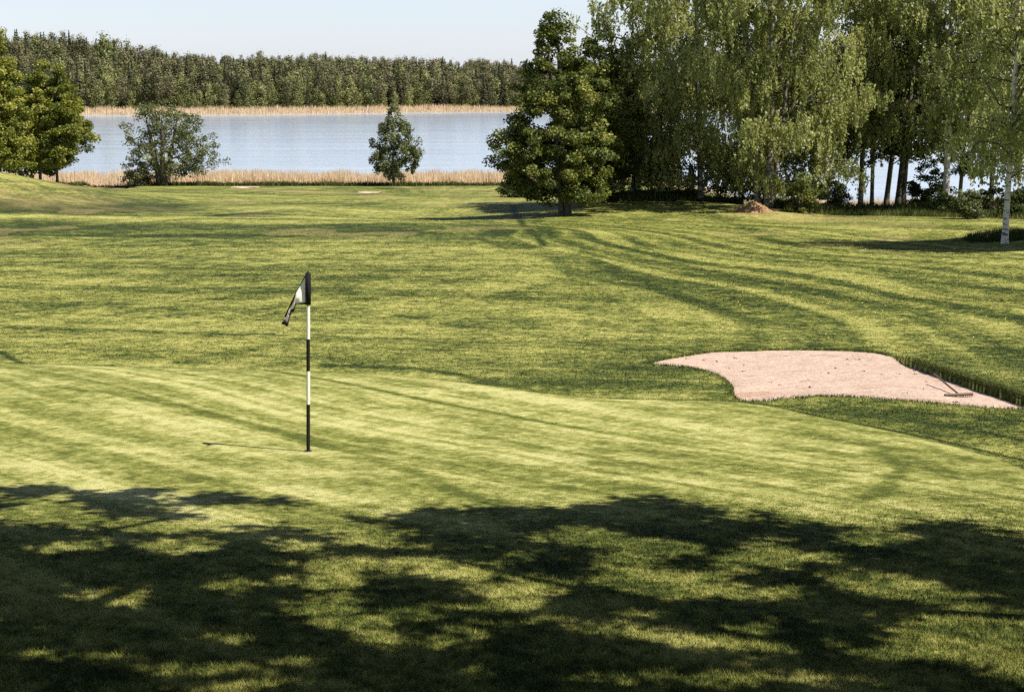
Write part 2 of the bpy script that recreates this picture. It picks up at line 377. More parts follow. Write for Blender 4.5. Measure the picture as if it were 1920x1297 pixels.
def broadleaf(seed, H, profile, nclump, per, leaf, clump, mat, barkm, r0=.15, trunks=((0, 0, 0, 0),), shell=.35, flat=.65, bias=.25):
    r = np.random.default_rng(seed); T = crown_points(r, profile, nclump, shell)
    meshes = []; own = np.argmin([[math.hypot(tx-q[0]+lx*.5, ty-q[1]+ly*.5) for (tx, ty, lx, ly) in trunks] for q in T], axis=1)
    for k, (tx, ty, lx, ly) in enumerate(trunks):
        ch, rd = trunk_chain(r, H, (lx, ly), r0*(1 if k == 0 else .85), start=(tx, ty))
        TT = T[own == k] if (own == k).any() else T[:2]
        meshes += limbed(skeleton(r, ch, rd, TT, bias=bias), len(ch), barkm)
    cs = clump*r.uniform(.65, 1.35, nclump); i = np.repeat(np.arange(nclump), per)
    d = unit(r.normal(size=(len(i), 3)))*(r.random(len(i))**.45)[:, None]*cs[i][:, None]*[1, 1, flat]
    C = T[i]+d; n = len(C)
    nn = unit(r.normal(size=(n, 3))+[0, 0, .9]+d/np.maximum(cs[i], .1)[:, None]*.6)
    tt = r.normal(size=(n, 3)); tint = np.clip(.5+.2*r.normal(size=nclump)[i]+.16*r.normal(size=n), 0, 1)
    L = leaf*r.uniform(.7, 1.35, n)
    return meshes, leafmesh('crown', C, np.cross(nn, tt), nn, L, L*.7, tint, mat)
def weeper(seed, H, profile, nbr, strands, hang, leaf, mat, barkm, r0=.15, lean=(0, 0), dens=20, spread=.24, extra=()):
    r = np.random.default_rng(seed); np_ = max(12, nbr//7); Tp = crown_points(r, profile, np_, .25); T = Tp[np.arange(nbr) % np_]+r.normal(0, 1, (nbr, 3))*[.62, .62, .42]
    ch, rd = trunk_chain(r, H, lean, r0, .93, 14)
    meshes = limbed(skeleton(r, ch, rd, T, bias=.2, sag=.08), len(ch), barkm)
    for (sx, sy, lx, ly, rr) in extra:
        c2, rd2 = trunk_chain(r, H*.9, (lx, ly), rr, .9, 12, start=(sx, sy))
        meshes += limbed(skeleton(r, c2, rd2, T[r.choice(len(T), 8)], bias=.2), len(c2), barkm)
    i = np.repeat(np.arange(nbr), strands); S = T[i]+r.normal(0, spread, (len(i), 3))*[1, 1, .6]
    Ls = hang*(r.uniform(.3, 1.0, len(i))*(.5+1.1*r.random(nbr)[i])+.8*(r.random(len(i)) < .06)); Ls = np.minimum(Ls, np.maximum(S[:, 2]-.7, .2))
    tb = np.clip(.50+.20*r.normal(size=np_)[i % np_]+.08*r.normal(size=nbr)[i]+.10*r.normal(size=len(i)), 0, 1); sway = r.normal(0, .10, (len(i), 2))
    k = np.maximum((Ls*dens).astype(int), 3); j = np.repeat(np.arange(len(i)), k); f = r.random(len(j))
    C = S[j]+np.stack([sway[j, 0]*f, sway[j, 1]*f, -f*Ls[j]], 1)+r.normal(0, .055, (len(j), 3))*[1, 1, .6]; n = len(C)
    nn = unit(r.normal(size=(n, 3))*[1, 1, .6]+[.35, -.2, .45]); tt = r.normal(size=(n, 3))*.45+[0, 0, -1.]
    tint = np.clip(tb[j]+.13*r.normal(size=n), 0, 1); L = leaf*r.uniform(.7, 1.3, n)
    return meshes, leafmesh('crown', C, tt, nn, L, L*.55, tint, mat)
def plant(name, loc, label, cat, group, built):
    root = empty(name, loc); tag(root, label, cat, group)
    tr, crown = built
    for nm_, m_ in tr: link(nm_, m_, root)
    link('crown', crown, root); return root

# ------------------------------------------------------------------ ground sheet
def radii():
    d = 0.6; out = [0.6]
    while d < 5200:
        if d < 10: s = .12
        elif d < 230: s = min(.55, d*d/5600)
        elif d < 600: s = 8
        elif d < 1000: s = 5
        else: s = d*.02
        d += s; out.append(d)
    return np.array(out)
RR = radii()
AA = np.concatenate([np.arange(-20, 20, .058), np.arange(20, 60, .8), np.arange(60, 300, 4), np.arange(300, 340, .8)])
TH = np.radians(AA); rr, aa = np.meshgrid(RR, TH, indexing='ij')
GX = (rr*np.sin(aa)).ravel(); GY = (rr*np.cos(aa)).ravel()
def zones(x, y):
    n = len(x); green = np.zeros(n); stripe = np.zeros(n); rough = np.zeros(n); dry = np.zeros(n); shore = np.zeros(n)
    k = (y > 4) & (y < 48) & (np.abs(x) < 30); gd = np.full(n, 9.); gd[k] = poly_sd(GREEN, x[k], y[k])
    south = 1-sstep(15.2+.10*x, 19.2+.10*x, y+.9*fbm(x/2., y/2., 4))
    green = sstep(.08, -.08, gd)*(1-south*.92)+.25*sstep(.9, .7, gd)*(gd > 0)*(y > 20)
    # mowing direction on the green: lanes running toward lower right of the view
    w = .25*fbm(x/5., y/5., 2); u = (x*.76+y*.65)+w; v = (x*.15+y*1.)+w
    lane = lambda q, s: (vnoise(q/s, 0*q+3.3)*2-1)
    sg = .6*lane(u, .55)+.6*lane(u+9, .17)+.35*lane(u+4, .09)+.45*lane(v, .3)*vnoise(x/4., y/4.)+.5*fbm(x/2.6, y/5., 3)
    ring = np.exp(-((gd+1.1)/.22)**2)*.7*sstep(0, 3, x)+np.exp(-((gd+.45)/.16)**2)*.5*sstep(0, 3, x)
    sg = sg-(ring+np.exp(-(gd/.07)**2)*.9)*sstep(17, 20, y)
    # fairway: lanes fanning toward the viewer from the tree clump
    th = np.arctan2(x+6, 118-y); rad = np.hypot(x+6, 118-y)
    q1 = (th+.05*fbm(x/14., y/14., 2))*40; q2 = y+.22*x+1.5*fbm(x/20., y/20., 2)
    wt = sstep(-4, 6, x-(60-y)*.15)
    sf = (.65*lane(q1, .9)+.85*lane(q1+7, .33)+.6*lane(q1+3, .14))*sstep(14, 40, rad)*wt+(1-wt)*(.35*lane(q2, 2.6)+.35*lane(q2+5, .9)+.45*lane(x*.8+y*.35, .6)*vnoise(x/6., y/6.)+.9*lane(x*.85-y*.3+3, .45)*vnoise(x/5.+9, y/5.)+.6*lane(q2+2, .45))+.75*fbm(x/5., y/8., 5)
    sf = sf+.35*lane(q2+30, 1.7)*sstep(90, 105, y)*sstep(30, 100, y)
    sf = sf-1.15*sstep(74, 77, y)*sstep(91, 87, y)*sstep(5, -3, x)*(.4+.9*vnoise(x/3., y/5.))  # dark band below the crest: relief shading put into the turf tone
    stripe = np.where(gd < .1, sg, sf)
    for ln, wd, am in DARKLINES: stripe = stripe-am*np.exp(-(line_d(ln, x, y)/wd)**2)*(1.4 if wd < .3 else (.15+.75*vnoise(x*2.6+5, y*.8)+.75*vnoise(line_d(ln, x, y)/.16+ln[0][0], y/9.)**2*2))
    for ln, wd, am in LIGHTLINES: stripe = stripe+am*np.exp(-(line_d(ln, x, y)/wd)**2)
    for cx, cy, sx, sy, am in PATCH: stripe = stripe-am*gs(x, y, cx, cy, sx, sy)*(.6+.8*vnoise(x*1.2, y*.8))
    # rougher grass: fringe behind the green, foreground, right-hand bank
    rough = np.clip(sstep(.15, .9, gd)*sstep(36, 29, y)*sstep(22, 26, y)*.8*vnoise(x*.8, y*.8+4)+south*.25*vnoise(x*1.4, y*1.4), 0, 1)
    bank = sstep(13, 17, x)*sstep(83, 87, y+.15*(30-x))*sstep(160, 140, y); rough = np.maximum(rough, bank*(.25+.5*vnoise(x/2., y/2.)))
    shr = np.where(x > 15, 0, 1)*sstep(183, 186, y)*sstep(215, 200, y); rough = np.maximum(rough, shr)
    dry = .8*gs(x, y, 15.5, 99, 2.6, 3.0)+.5*gs(x, y, 17.5, 93, 3, 3)+.55*gs(x, y, -29, 105, 8, 9)*vnoise(x*.7, y*.5)
    dry = dry+.28*(fbm(x/5.+40, y/9., 3) > .35)*sstep(60, 80, y)+.7*gs(x, y, -18, 145, 4, 2.2)
    wl = water_line(x); shore = sstep(wl-19, wl-17, y+1.5*fbm(x/3., y/3., 2))*(y < 300)
    fs = far_shore(x); shore = np.maximum(shore, (y > 450)*sstep(fs+19, fs+13, y))
    rough = np.where(y > 450, .6, rough); dry = np.clip(dry, 0, 1)
    dry = np.where(y > 450, .25, dry)
    return dict(green=np.clip(green, 0, 1), stripe=np.clip(stripe, -1.6, 1.6), rough=rough, dry=dry, shore=shore)
def water_line(x): return 205-41*sstep(10, 34, x)
L_ = lambda p, n=5: smooth_line(hits(p), n)
DARKLINES = [
    (L_([(0,658),(60,678),(170,681),(300,684),(450,689),(560,693)]), .06, 1.6),
    (L_([(610,683),(760,690),(860,700),(930,712),(990,722)]), .13, 1.3),
    (L_([(1150,744),(1390,748),(1535,776),(1751,816),(1925,858)]), .07, 1.7),
    (L_([(1500,758),(1650,778),(1800,800),(1925,826)]), .07, 1.0),
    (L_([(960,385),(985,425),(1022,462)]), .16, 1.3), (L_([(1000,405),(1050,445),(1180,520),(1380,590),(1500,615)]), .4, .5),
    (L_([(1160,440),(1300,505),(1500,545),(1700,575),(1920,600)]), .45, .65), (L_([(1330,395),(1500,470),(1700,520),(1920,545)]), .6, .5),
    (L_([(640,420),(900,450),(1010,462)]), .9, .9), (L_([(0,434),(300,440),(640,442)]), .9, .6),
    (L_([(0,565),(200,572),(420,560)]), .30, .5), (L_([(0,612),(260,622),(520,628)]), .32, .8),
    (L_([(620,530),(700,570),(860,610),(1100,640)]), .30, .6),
    (L_([(1620,935),(1680,900),(1685,870),(1640,848)]), .13, .8),
    (L_([(100,725),(330,760),(700,860),(900,940)]), .14, .7), (L_([(480,690),(900,770),(1300,830)]), .16, .7),
    (L_([(1390,747),(1600,765),(1925,790)]), .25, .6)]
LIGHTLINES = [(L_([(0,405),(300,408),(700,412),(1000,408)]), 1.0, 1.5), (L_([(0,470),(400,476),(900,480)]), .9, .45),  # first line: the lit fairway crest, painted into the turf tone
    (L_([(0,735),(300,790),(620,900)]), .35, .6), (L_([(700,700),(1100,760),(1500,850)]), .35, .5), (L_([(1250,890),(1500,925),(1650,880)]), .2, .5),
    (L_([(1450,400),(1700,440),(1920,470)]), 1.2, .6)]
_p = lambda c, r: hit(c, r)
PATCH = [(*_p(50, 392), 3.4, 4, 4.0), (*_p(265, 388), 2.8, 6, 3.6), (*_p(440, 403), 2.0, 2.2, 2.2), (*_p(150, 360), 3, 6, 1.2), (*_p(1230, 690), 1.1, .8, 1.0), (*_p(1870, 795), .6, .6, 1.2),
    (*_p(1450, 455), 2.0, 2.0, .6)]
EXPECT = None
gz = ter(GX, GY); za = zones(GX, GY)
nR, nA = len(RR), len(TH); V = np.stack([GX, GY, gz], 1)
i0 = np.arange(nR-1)[:, None]*nA; j0 = np.arange(nA)[None]; j1 = (j0+1) % nA
Q = np.stack([i0+j0, i0+nA+j0, i0+nA+j1, i0+j1], -1).reshape(-1, 4)[:, ::-1]
cz = tz(0, 0); V = np.vstack([V, [[0, 0, cz]]]); za = {k: np.append(v, 0.) for k, v in za.items()}
fan = np.stack([np.full(nA, nR*nA), np.arange(nA), (np.arange(nA)+1) % nA], 1)[:, ::-1]
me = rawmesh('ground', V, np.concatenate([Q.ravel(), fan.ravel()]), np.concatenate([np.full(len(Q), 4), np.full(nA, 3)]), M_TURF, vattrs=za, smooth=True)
tag(link('ground', me), 'rolling mown grass of the golf hole, from the shaded foreground down to the lake', kind='structure')

# lake
nx = 40; xs = np.linspace(-2500, 2500, nx+1); ys = np.array([130., 400, 800, 1000])
# (kept short of the hills: the banks rise through it)
vx, vy = np.meshgrid(xs, [140., 300, 500, 700], indexing='ij')
Vw = np.stack([vx.ravel(), vy.ravel(), np.zeros(vx.size)], 1); ny = 4
Qw = np.array([[i*ny+j, (i+1)*ny+j, (i+1)*ny+j+1, i*ny+j+1] for i in range(nx) for j in range(ny-1)])
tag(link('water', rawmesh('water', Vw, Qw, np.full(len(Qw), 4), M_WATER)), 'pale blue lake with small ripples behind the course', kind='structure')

# sand
def sandsheet(poly, zf, step, over=.05):
    x0, y0 = poly.min(0)-.1; x1, y1 = poly.max(0)+.1
    gx = np.arange(x0, x1, step); gy = np.arange(y0, y1, step); X, Y = np.meshgrid(gx, gy, indexing='ij'); s = X.shape
    sd = poly_sd(poly, X.ravel(), Y.ravel()); Z = zf(X.ravel(), Y.ravel()); V = np.stack([X.ravel(), Y.ravel(), Z], 1)
    i = np.arange(s[0]-1)[:, None]*s[1]; j = np.arange(s[1]-1)[None]
    q = np.stack([i+j, i+s[1]+j, i+s[1]+j+1, i+j+1], -1).reshape(-1, 4)
    q = q[(sd[q] < over).any(1)]; u, inv = np.unique(q.ravel(), return_inverse=True)
    return rawmesh('bunker_sand', V[u], inv, np.full(len(q), 4), M_SAND, smooth=True)
def sand_edge(x, y): return np.where(poly_sd(SAND, x, y) > -.0, ter(x, y)-.012-.05*(line_d(LIP, x, y) < 1), sand_z(x, y))
tag(link('sand', sandsheet(SAND, lambda x, y: sand_z(x, y), .045, .02)), 'pale pink sand of the large greenside bunker at right', kind='structure')
for S_, lb in zip(SANDS, ('thin strip of bunker sand far left below the round shade tree', 'small pale strip of bunker sand on the far fairway, right of the willow', 'thin pale strip of bunker sand on the far fairway nearest the small lakeside birch')):
    tag(link('sand', sandsheet(S_, lambda x, y: ter0(x, y)+.03-.25*sstep(.1, -.8, poly_sd(S_, x, y)), .15, .1)), lb, kind='structure')

# ------------------------------------------------------------------ grass blades
def blades(n, rows, cols, hgt, seed, name, label, mat=M_BLADE, keep=None, wid=.0034, upto=60, wk=.00026):
    r = np.random.default_rng(seed)
    row = r.uniform(*rows, n); col = r.uniform(*cols, n)
    # distance along the ground from the picture row, on the mean profile, then real terrain height
    tabd = np.linspace(9, upto, 600); _, tabr = to_img(0*tabd, tabd, ter0(0*tabd, tabd)); o = np.argsort(tabr)
    d = np.interp(row, tabr[o], tabd[o]); x = (col-960)/F*d*1.02; y = d
    if keep is not None: k = keep(x, y, r); x, y = x[k], y[k]
    z = ter(x, y); zn = zones(x, y); n = len(x)
    h = hgt(x, y, zn, r); a = r.uniform(0, 2*np.pi, n); lean = r.normal(0, .55, (n, 2))*h[:, None]
    w = np.maximum(wid, y*wk)*r.uniform(.6, 1.3, n)
    dx, dy = np.cos(a)*w, np.sin(a)*w
    A = np.stack([x-dx, y-dy, z-.004], 1); B = np.stack([x+dx, y+dy, z-.004], 1)
    Ct = np.stack([x+lean[:, 0], y+lean[:, 1], z+h], 1)
    V = np.stack([A, B, Ct], 1).reshape(-1, 3)
    at = {k: np.asarray(v) for k, v in zn.items()}; at['tint'] = r.random(n)
    me = rawmesh(name, V, np.arange(3*n), np.full(n, 3), mat, at)
    return tag(link(name, me), label, 'grass', kind='stuff')
def off_sand(x, y, r):
    k = np.ones(len(x), bool); b_ = box(SAND, x, y, .2); k[b_] = poly_sd(SAND, x[b_], y[b_]) > .02; return k
def gh(x, y, zn, r):
    return (.030*(1-zn['green'])+.007*zn['green']+.02*zn['rough'])*r.uniform(.5, 1.4, len(x))
blades(330000, (870, 1330), (-60, 1980), gh, 11, 'grass_blades', 'short grass blades of the shaded foreground', keep=off_sand)
blades(230000, (560, 880), (-60, 1980), lambda x, y, zn, r: gh(x, y, zn, r)*.8, 12, 'grass_blades', 'short grass blades of the sunlit green and the near fairway', keep=off_sand)
blades(120000, (405, 565), (-60, 1980), lambda x, y, zn, r: .03*r.uniform(.4, 1.4, len(x)), 13, 'grass_blades', 'mown grass of the upper fairway before the trees', keep=off_sand, upto=105)
# ragged edge grass round the bunker
def edge_grass(name, label, line, n, hh, seed, sp=.05):
    r = np.random.default_rng(seed); i = r.integers(0, len(line)-1, n); f = r.random(n)[:, None]
    p = line[i]*(1-f)+line[i+1]*f+r.normal(0, sp, (n, 2)); sd = poly_sd(SAND, p[:, 0], p[:, 1]); p = p[sd > -.01]; n = len(p)
    z = ter(p[:, 0], p[:, 1]); h = hh*r.uniform(.4, 1.3, n); a = r.uniform(0, 6.28, n); w = .006
    ln = r.normal(0, .5, (n, 2))*h[:, None]
    V = np.stack([np.stack([p[:, 0]-np.cos(a)*w, p[:, 1]-np.sin(a)*w, z-.02], 1), np.stack([p[:, 0]+np.cos(a)*w, p[:, 1]+np.sin(a)*w, z-.02], 1),
        np.stack([p[:, 0]+ln[:, 0], p[:, 1]+ln[:, 1], z+h], 1)], 1).reshape(-1, 3)
    tag(link(name, rawmesh(name, V, np.arange(3*n), np.full(n, 3), M_WEED, {'tint': r.random(n)*.8})), label, 'grass', kind='stuff')
edge_grass('edge_grass', 'ragged grass along the rim of the sand bunker', np.vstack([SAND, SAND[:1]]), 9000, .05, 21, .04)
edge_grass('edge_grass', 'taller dark grass on the right lip of the sand bunker', LIP, 8000, .06, 22, .05)

def crumbs(n, seed):
    r = np.random.default_rng(seed); lo, hi = SAND.min(0), SAND.max(0); P = r.uniform(lo, hi, (n*4, 2)); P = P[(poly_sd(SAND, P[:, 0], P[:, 1]) < -.1) & (vnoise(P[:, 0]*1.3, P[:, 1]*.9) > .45)][:n]
    z = sand_z(P[:, 0], P[:, 1])+.012; k = len(P); i = np.repeat(np.arange(k), 5); C = np.column_stack([P, z])[i]+r.normal(0, .022, (len(i), 3))*[1, 1, .3]
    nn = unit(r.normal(size=C.shape)); L = r.uniform(.012, .04, len(i))
    tag(link('soil_crumbs', leafmesh('soil_crumbs', C, r.normal(size=C.shape), nn, L, L, r.random(len(i)), M_EARTH)), 'small dark crumbs and dead leaves lying on the bunker sand', 'litter', kind='stuff')
crumbs(34, 24)
# dandelions and daisies
def dots(name, label, n, region, mat, seed, size=.03):
    r = np.random.default_rng(seed); P = []
    while len(P) < n:
        c_, rw = r.uniform(region[0], region[2]), r.uniform(region[1], region[3])
        if fbm(np.array([c_/160.]), np.array([rw/40.]), 2)[0]+r.normal(0, .25) < .15: continue
        P.append(hit(c_, rw))
    P = np.array(P); z = ter(P[:, 0], P[:, 1])+.05; n = len(P); s = size*r.uniform(.7, 1.4, n)
    C = np.column_stack([P, z]); nn = unit(r.normal(0, .35, (n, 3))+[0, -.5, 1]); tt = np.cross(nn, r.normal(size=(n, 3)))
    tag(link(name, leafmesh(name, C, tt, nn, s*2, s*2, r.random(n), mat)), label, 'flowers', kind='stuff')
dots('dandelions', 'yellow dandelions dotted over the right side of the fairway', 420, (1050, 420, 1925, 640), M_YEL, 31, .012)
dots('daisies', 'tiny white daisies scattered in the grass', 90, (-10, 520, 1925, 860), M_DAISY, 32, .005)

# ------------------------------------------------------------------ golf flag
fb = hit(578, 846); fz = tz(*fb); FH = 2.34
root = empty('golf_flag', (fb[0], fb[1], fz)); root.rotation_euler = (0, R(1.0), 0)
tag(root, 'black and white banded flagstick with drooping flag standing on the green', 'golf flag')
def cyl(name, r, z0, z1, mat, parent, sides=20):
    P = np.linspace(0, 2*np.pi, sides, endpoint=False); V = [[r*math.cos(a), r*math.sin(a), z] for z in (z0, z1) for a in P]+[[0, 0, z0], [0, 0, z1]]
    F_ = []; S_ = []
    for k in range(sides):
        k2 = (k+1) % sides; F_ += [k, k2, k2+sides, k+sides]; S_.append(4); F_ += [k2, k, 2*sides]; S_.append(3); F_ += [k+sides, k2+sides, 2*sides+1]; S_.append(3)
    return link(name, rawmesh(name, V, F_, S_, mat), parent)
def lathe(name, prof, mat, parent, sides=24, loc=None):
    V = [[r*math.cos(2*math.pi*k/sides), r*math.sin(2*math.pi*k/sides), z] for r, z in prof for k in range(sides)]; F_ = []
    for i in range(len(prof)-1):
        for k in range(sides):
            k2 = (k+1) % sides; F_ += [i*sides+k, i*sides+k2, (i+1)*sides+k2, (i+1)*sides+k]
    return link(name, rawmesh(name, V, F_, np.full(len(F_)//4, 4), mat, smooth=True), parent, loc)
pr = .024; h1, h2, h3 = .625, 1.06, 1.48; h4 = 1.925
for a, b_, mt in ((0, h1, M_BLACK), (h1, h2, M_WHITE), (h2, h3, M_BLACK), (h3, h4, M_WHITE)):
    o = cyl('pole_band', pr, a, b_, mt, root); tag(o, 'black painted band' if mt is M_BLACK else 'white painted band')
lathe('pole_tip', [(.001, FH+.02), (.016, FH+.012), (.024, FH-.01), (.024, h4)], M_BLACK, root)
# the cloth: hangs from a sleeve, falls away to the left in a folded point
def cloth():
    nu, nv = 26, 14; V = []
    for i in range(nu+1):
        u = i/nu
        for j in range(nv+1):
            v = j/nv                                     # 0 top edge, 1 bottom edge
            x = -.02-.29*u**.92; top = FH-.01-(.57*u**1.02); bot = h4+.005-(.0 if u < .45 else (.20*((u-.45)/.55)**.8))-.0
            if u > .45: bot = min(bot, top-.15+.03*math.sin(u*20)); 
            z = top*(1-v)+bot*v
            y = .035*math.sin(u*9+v*3)*u*1.2+.05*math.sin(v*9)*u*u
            if u > .5: x += .05*math.sin(v*8)*(u-.5)
            V.append((x, y, z))
    return V, nu, nv
V_, nu, nv = cloth()
def faces(cond):
    return [[i*(nv+1)+j, (i+1)*(nv+1)+j, (i+1)*(nv+1)+j+1, i*(nv+1)+j+1] for i in range(nu) for j in range(nv) if cond((i+.5)/nu, (j+.5)/nv)]
def clothmesh(name, mat, cond, parent):
    q = np.array(faces(cond)); uq, iv = np.unique(q.ravel(), return_inverse=True); me = rawmesh(name, np.array(V_)[uq], iv, np.full(len(q), 4), mat, smooth=True)
    o = link(name, me, parent); s = o.modifiers.new('t', 'SOLIDIFY'); s.thickness = .004; s.offset = 0; return o
isw = lambda u, v: (v > .10 and v < .93 and u < .46) or (.46 <= u < .76 and .18 < v < .80)
isg = lambda u, v: .76 <= u < .90 and v > .3
fl = clothmesh('flag', M_CLOTHB, lambda u, v: not isw(u, v) and not isg(u, v), root)
clothmesh('white_panel', M_CLOTHW, isw, fl); clothmesh('grey_fold', M_CLOTHG, isg, fl)
lathe('sleeve', [(.024, FH-.005), (.036, FH-.006), (.038, (FH+h4)/2), (.036, h4), (.025, h4)], M_CLOTHB, fl)
hole = empty('golf_hole', (fb[0], fb[1], fz)); tag(hole, 'dark round cup in the green at the foot of the flagstick', 'golf hole')
lathe('cup_rim', [(.062, .002), (.060, .010), (.052, .010), (.052, .004)], M_CLOTHG, hole)
lathe('cup_mouth', [(.052, .006), (.026, .005), (.025, .004)], M_BLACK, hole)  # flat black disc standing in for the shade inside the cup

# ------------------------------------------------------------------ bunker rake
def sz(x, y): return float(sand_z(np.array([x]), np.array([y]))[0])
ra = hit(1798, 732); rb = hit(1751, 709)
rk = empty('rake', (ra[0], ra[1], sz(*ra))); tag(rk, 'wooden bunker rake lying on the sand by the right lip', 'rake')
dv = np.array([rb[0]-ra[0], rb[1]-ra[1], sz(*rb)+.14-sz(*ra)]); ln = np.linalg.norm(dv[:2]); perp = np.array([-dv[1], dv[0]])/ln
segs = np.linspace(0, 1, 7)
pts = [dv*s+np.array([0, 0, .05]) for s in segs]
link('handle', tubes('handle', pts[:-1], pts[1:], np.full(6, .016), np.full(6, .016), M_WOOD, 10), rk)
hv = np.array([.97, .22]); a3 = np.array([-.25*hv[0], -.25*hv[1], .045]); b3 = np.array([.25*hv[0], .25*hv[1], .045])
link('rake_head', tubes('rake_head', [a3], [b3], [.024], [.024], M_WOOD, 8), rk)
for k in range(13):
    p = a3+(b3-a3)*(k+.5)/13; link('tine', tubes('tine', [p], [p+np.array([.01, -.02, -.075])], [.008], [.004], M_WOOD, 5), rk)

# ------------------------------------------------------------------ tree clump on the right
def at(col, d): x = (col-960)/F*d; y = d; return x, y   # a spot on the course d metres out
def put(name, col, d, label, group, built, sink=.05):
    x, y = at(col, d*math.cos(PITCH)); y = d; z = tz(x, y)-sink; return plant(name, (x, y, z), label, 'tree', group, built)
G1 = 'trees of the clump at the right'
pm = [(.9,-.3,0,2.2),(1.8,-.9,0,3.2),(3.0,-1.0,0,3.3),(4.6,-.85,0,3.3),(6.2,-.6,0,2.8),(7.6,-.5,0,2.4),(8.6,-.6,0,1.9),(9.3,-.75,0,1.2),(10.4,-.8,0,1.0),(11.2,-.8,0,.55),(12.0,-.85,0,.2)]
put('maple_tree', 1067, 99, 'tall pointed maple with twin trunks at the left end of the tree clump', G1,
    broadleaf(101, 12, pm, 420, 190, .15, .52, M_MAPLELEAF, M_BARK, .17, ((0, 0, -.9, 0), (-.36, .1, -.8, .3))))
def prof(h0, h1, r, cx=0, low=.55):
    H = h1-h0; return [(h0, cx*.3, 0, r*low), (h0+.15*H, cx*.6, 0, r*.9), (h0+.4*H, cx, 0, r), (h0+.7*H, cx, 0, r*.72), (h0+.9*H, cx, 0, r*.38), (h1, cx, 0, .15)]
put('broadleaf_tree', 1113, 107, 'dark leaning young tree just right of the twin trunked maple', G1,
    broadleaf(102, 10.6, prof(1.0, 10.6, 2.9, .3), 230, 100, .17, .5, M_MAPLELEAF, M_BARK, .12, ((0, 0, -.5, 0),)))
put('broadleaf_tree', 1137, 110, 'slim dark trunked tree, second right of the maple', G1,
    broadleaf(103, 10.2, prof(1.3, 10.2, 3.0), 230, 100, .17, .5, M_MAPLELEAF, M_BARK, .08))
put('broadleaf_tree', 1099, 105, 'bushy tree growing in close behind the right side of the maple', G1,
    broadleaf(104, 9.0, [(1.2,0,0,1.6),(3,.2,0,2.3),(5,.3,0,2.3),(7.2,.3,0,1.6),(9.0,.2,0,.3)], 190, 130, .16, .5, M_MAPLELEAF, M_BARK, .10))
BI = dict(mat=M_BIRCHLEAF, barkm=M_OLDBIRCH)
put('birch_tree', 1190, 109, 'birch with thin trunk rising over the shaded mound, skyline edge of the clump', G1,
    weeper(111, 15.5, prof(1.2, 15.5, 3.3, low=.8), 330, 6, .85, .18, r0=.11, **BI))
put('birch_tree', 1240, 111, 'birch with thick dark trunk at the middle of the shaded mound', G1,
    weeper(112, 19, prof(1.3, 19, 3.8, low=.75), 400, 6, .95, .18, r0=.19, **BI))
put('birch_tree', 1317, 106, 'birch whose trunk stands at the right end of the shaded mound', G1,
    weeper(113, 19.5, prof(1.1, 19.5, 4.0, low=.8), 440, 6, 1.0, .18, r0=.17, lean=(-.6, 0), **BI))
put('birch_tree', 1394, 113, 'birch with narrow trunk left of the brown earth mound', G1,
    weeper(114, 19, prof(1.6, 19, 3.6, low=.7), 330, 6, 1.0, .18, r0=.13, **BI))
put('birch_tree', 1446, 101, 'large weeping birch with thick cluster of trunks behind the brown earth mound', G1,
    weeper(115, 22, [(1.6,1.6,0,2.4),(3,1.2,0,4.0),(6,.8,0,5.0),(11,.2,0,4.9),(16,0,0,4.2),(20,0,0,2.6),(22,0,0,.3)], 680, 7, 1.25, .18, r0=.24, extra=((-.55,.3,-1.5,.5,.16), (.30,.5,1.8,.3,.12)), **BI))
put('birch_tree', 1528, 106, 'weeping birch with low hanging strands between the large birch and the open water gap', G1,
    weeper(116, 18, [(1.2,0,0,1.3),(2.5,0,0,2.3),(6,.3,0,3.3),(11,.3,0,3.3),(16,0,0,1.8),(18,0,0,.2)], 340, 7, 1.4, .18, r0=.12, **BI))
put('birch_tree', 1620, 107, 'straight birch, leftmost of the four bare dark trunks against the lake', G1,
    weeper(117, 20, prof(5.2, 20, 3.6), 330, 7, 1.0, .18, r0=.15, **BI))
put('birch_tree', 1642, 110, 'straight birch, second of the four bare dark trunks against the lake', G1,
    weeper(118, 19, prof(4.6, 19, 3.0), 250, 7, 1.0, .18, r0=.12, **BI))
put('alder_tree', 1667, 112, 'dark tree leaning right, third of the four bare trunks against the lake', G1,
    broadleaf(119, 17, prof(3.3, 17, 3.2, .9), 210, 90, .18, .6, M_DARKLEAF, M_BARK, .17, ((0, 0, 1.6, 0),)))
put('alder_tree', 1690, 109, 'thick dark forked tree, rightmost of the four bare trunks against the lake', G1,
    broadleaf(120, 18, prof(3.6, 18, 3.2, .8), 230, 90, .18, .6, M_DARKLEAF, M_BARK, .20, ((0, 0, 1.4, 0), (.35, 0, .5, 0))))
put('birch_tree', 1782, 102, 'tall birch with flaking white trunk rising beside the round dark bush', G1,
    weeper(121, 20, [(4.0,0,0,1.4),(6,-.2,0,2.4),(9,0,0,3.2),(13,0,0,3.2),(18,0,0,1.7),(20,0,0,.2)], 340, 6, 1.0, .18, M_BIRCHLEAF, M_BIRCHBARK, r0=.19))
put('alder_tree', 1806, 114, 'dark tree just right of the flaking white birch trunk', G1,
    broadleaf(122, 14, prof(2.6, 14, 2.9, 1.0), 170, 90, .18, .55, M_DARKLEAF, M_BARK, .13, ((0, 0, .8, 0),)))
put('birch_tree', 1897, 70.5, 'nearest slender white birch standing alone on the mown grass at right', G1,
    weeper(123, 13.5, [(2.5,.1,0,.8),(3.6,.2,0,1.6),(6,.2,0,2.1),(9,.2,0,2.0),(12,.1,0,1.0),(13.5,0,0,.15)], 260, 6, .8, .16, M_BIRCHLEAF, M_BIRCHBARK, r0=.12, dens=13, spread=.4))
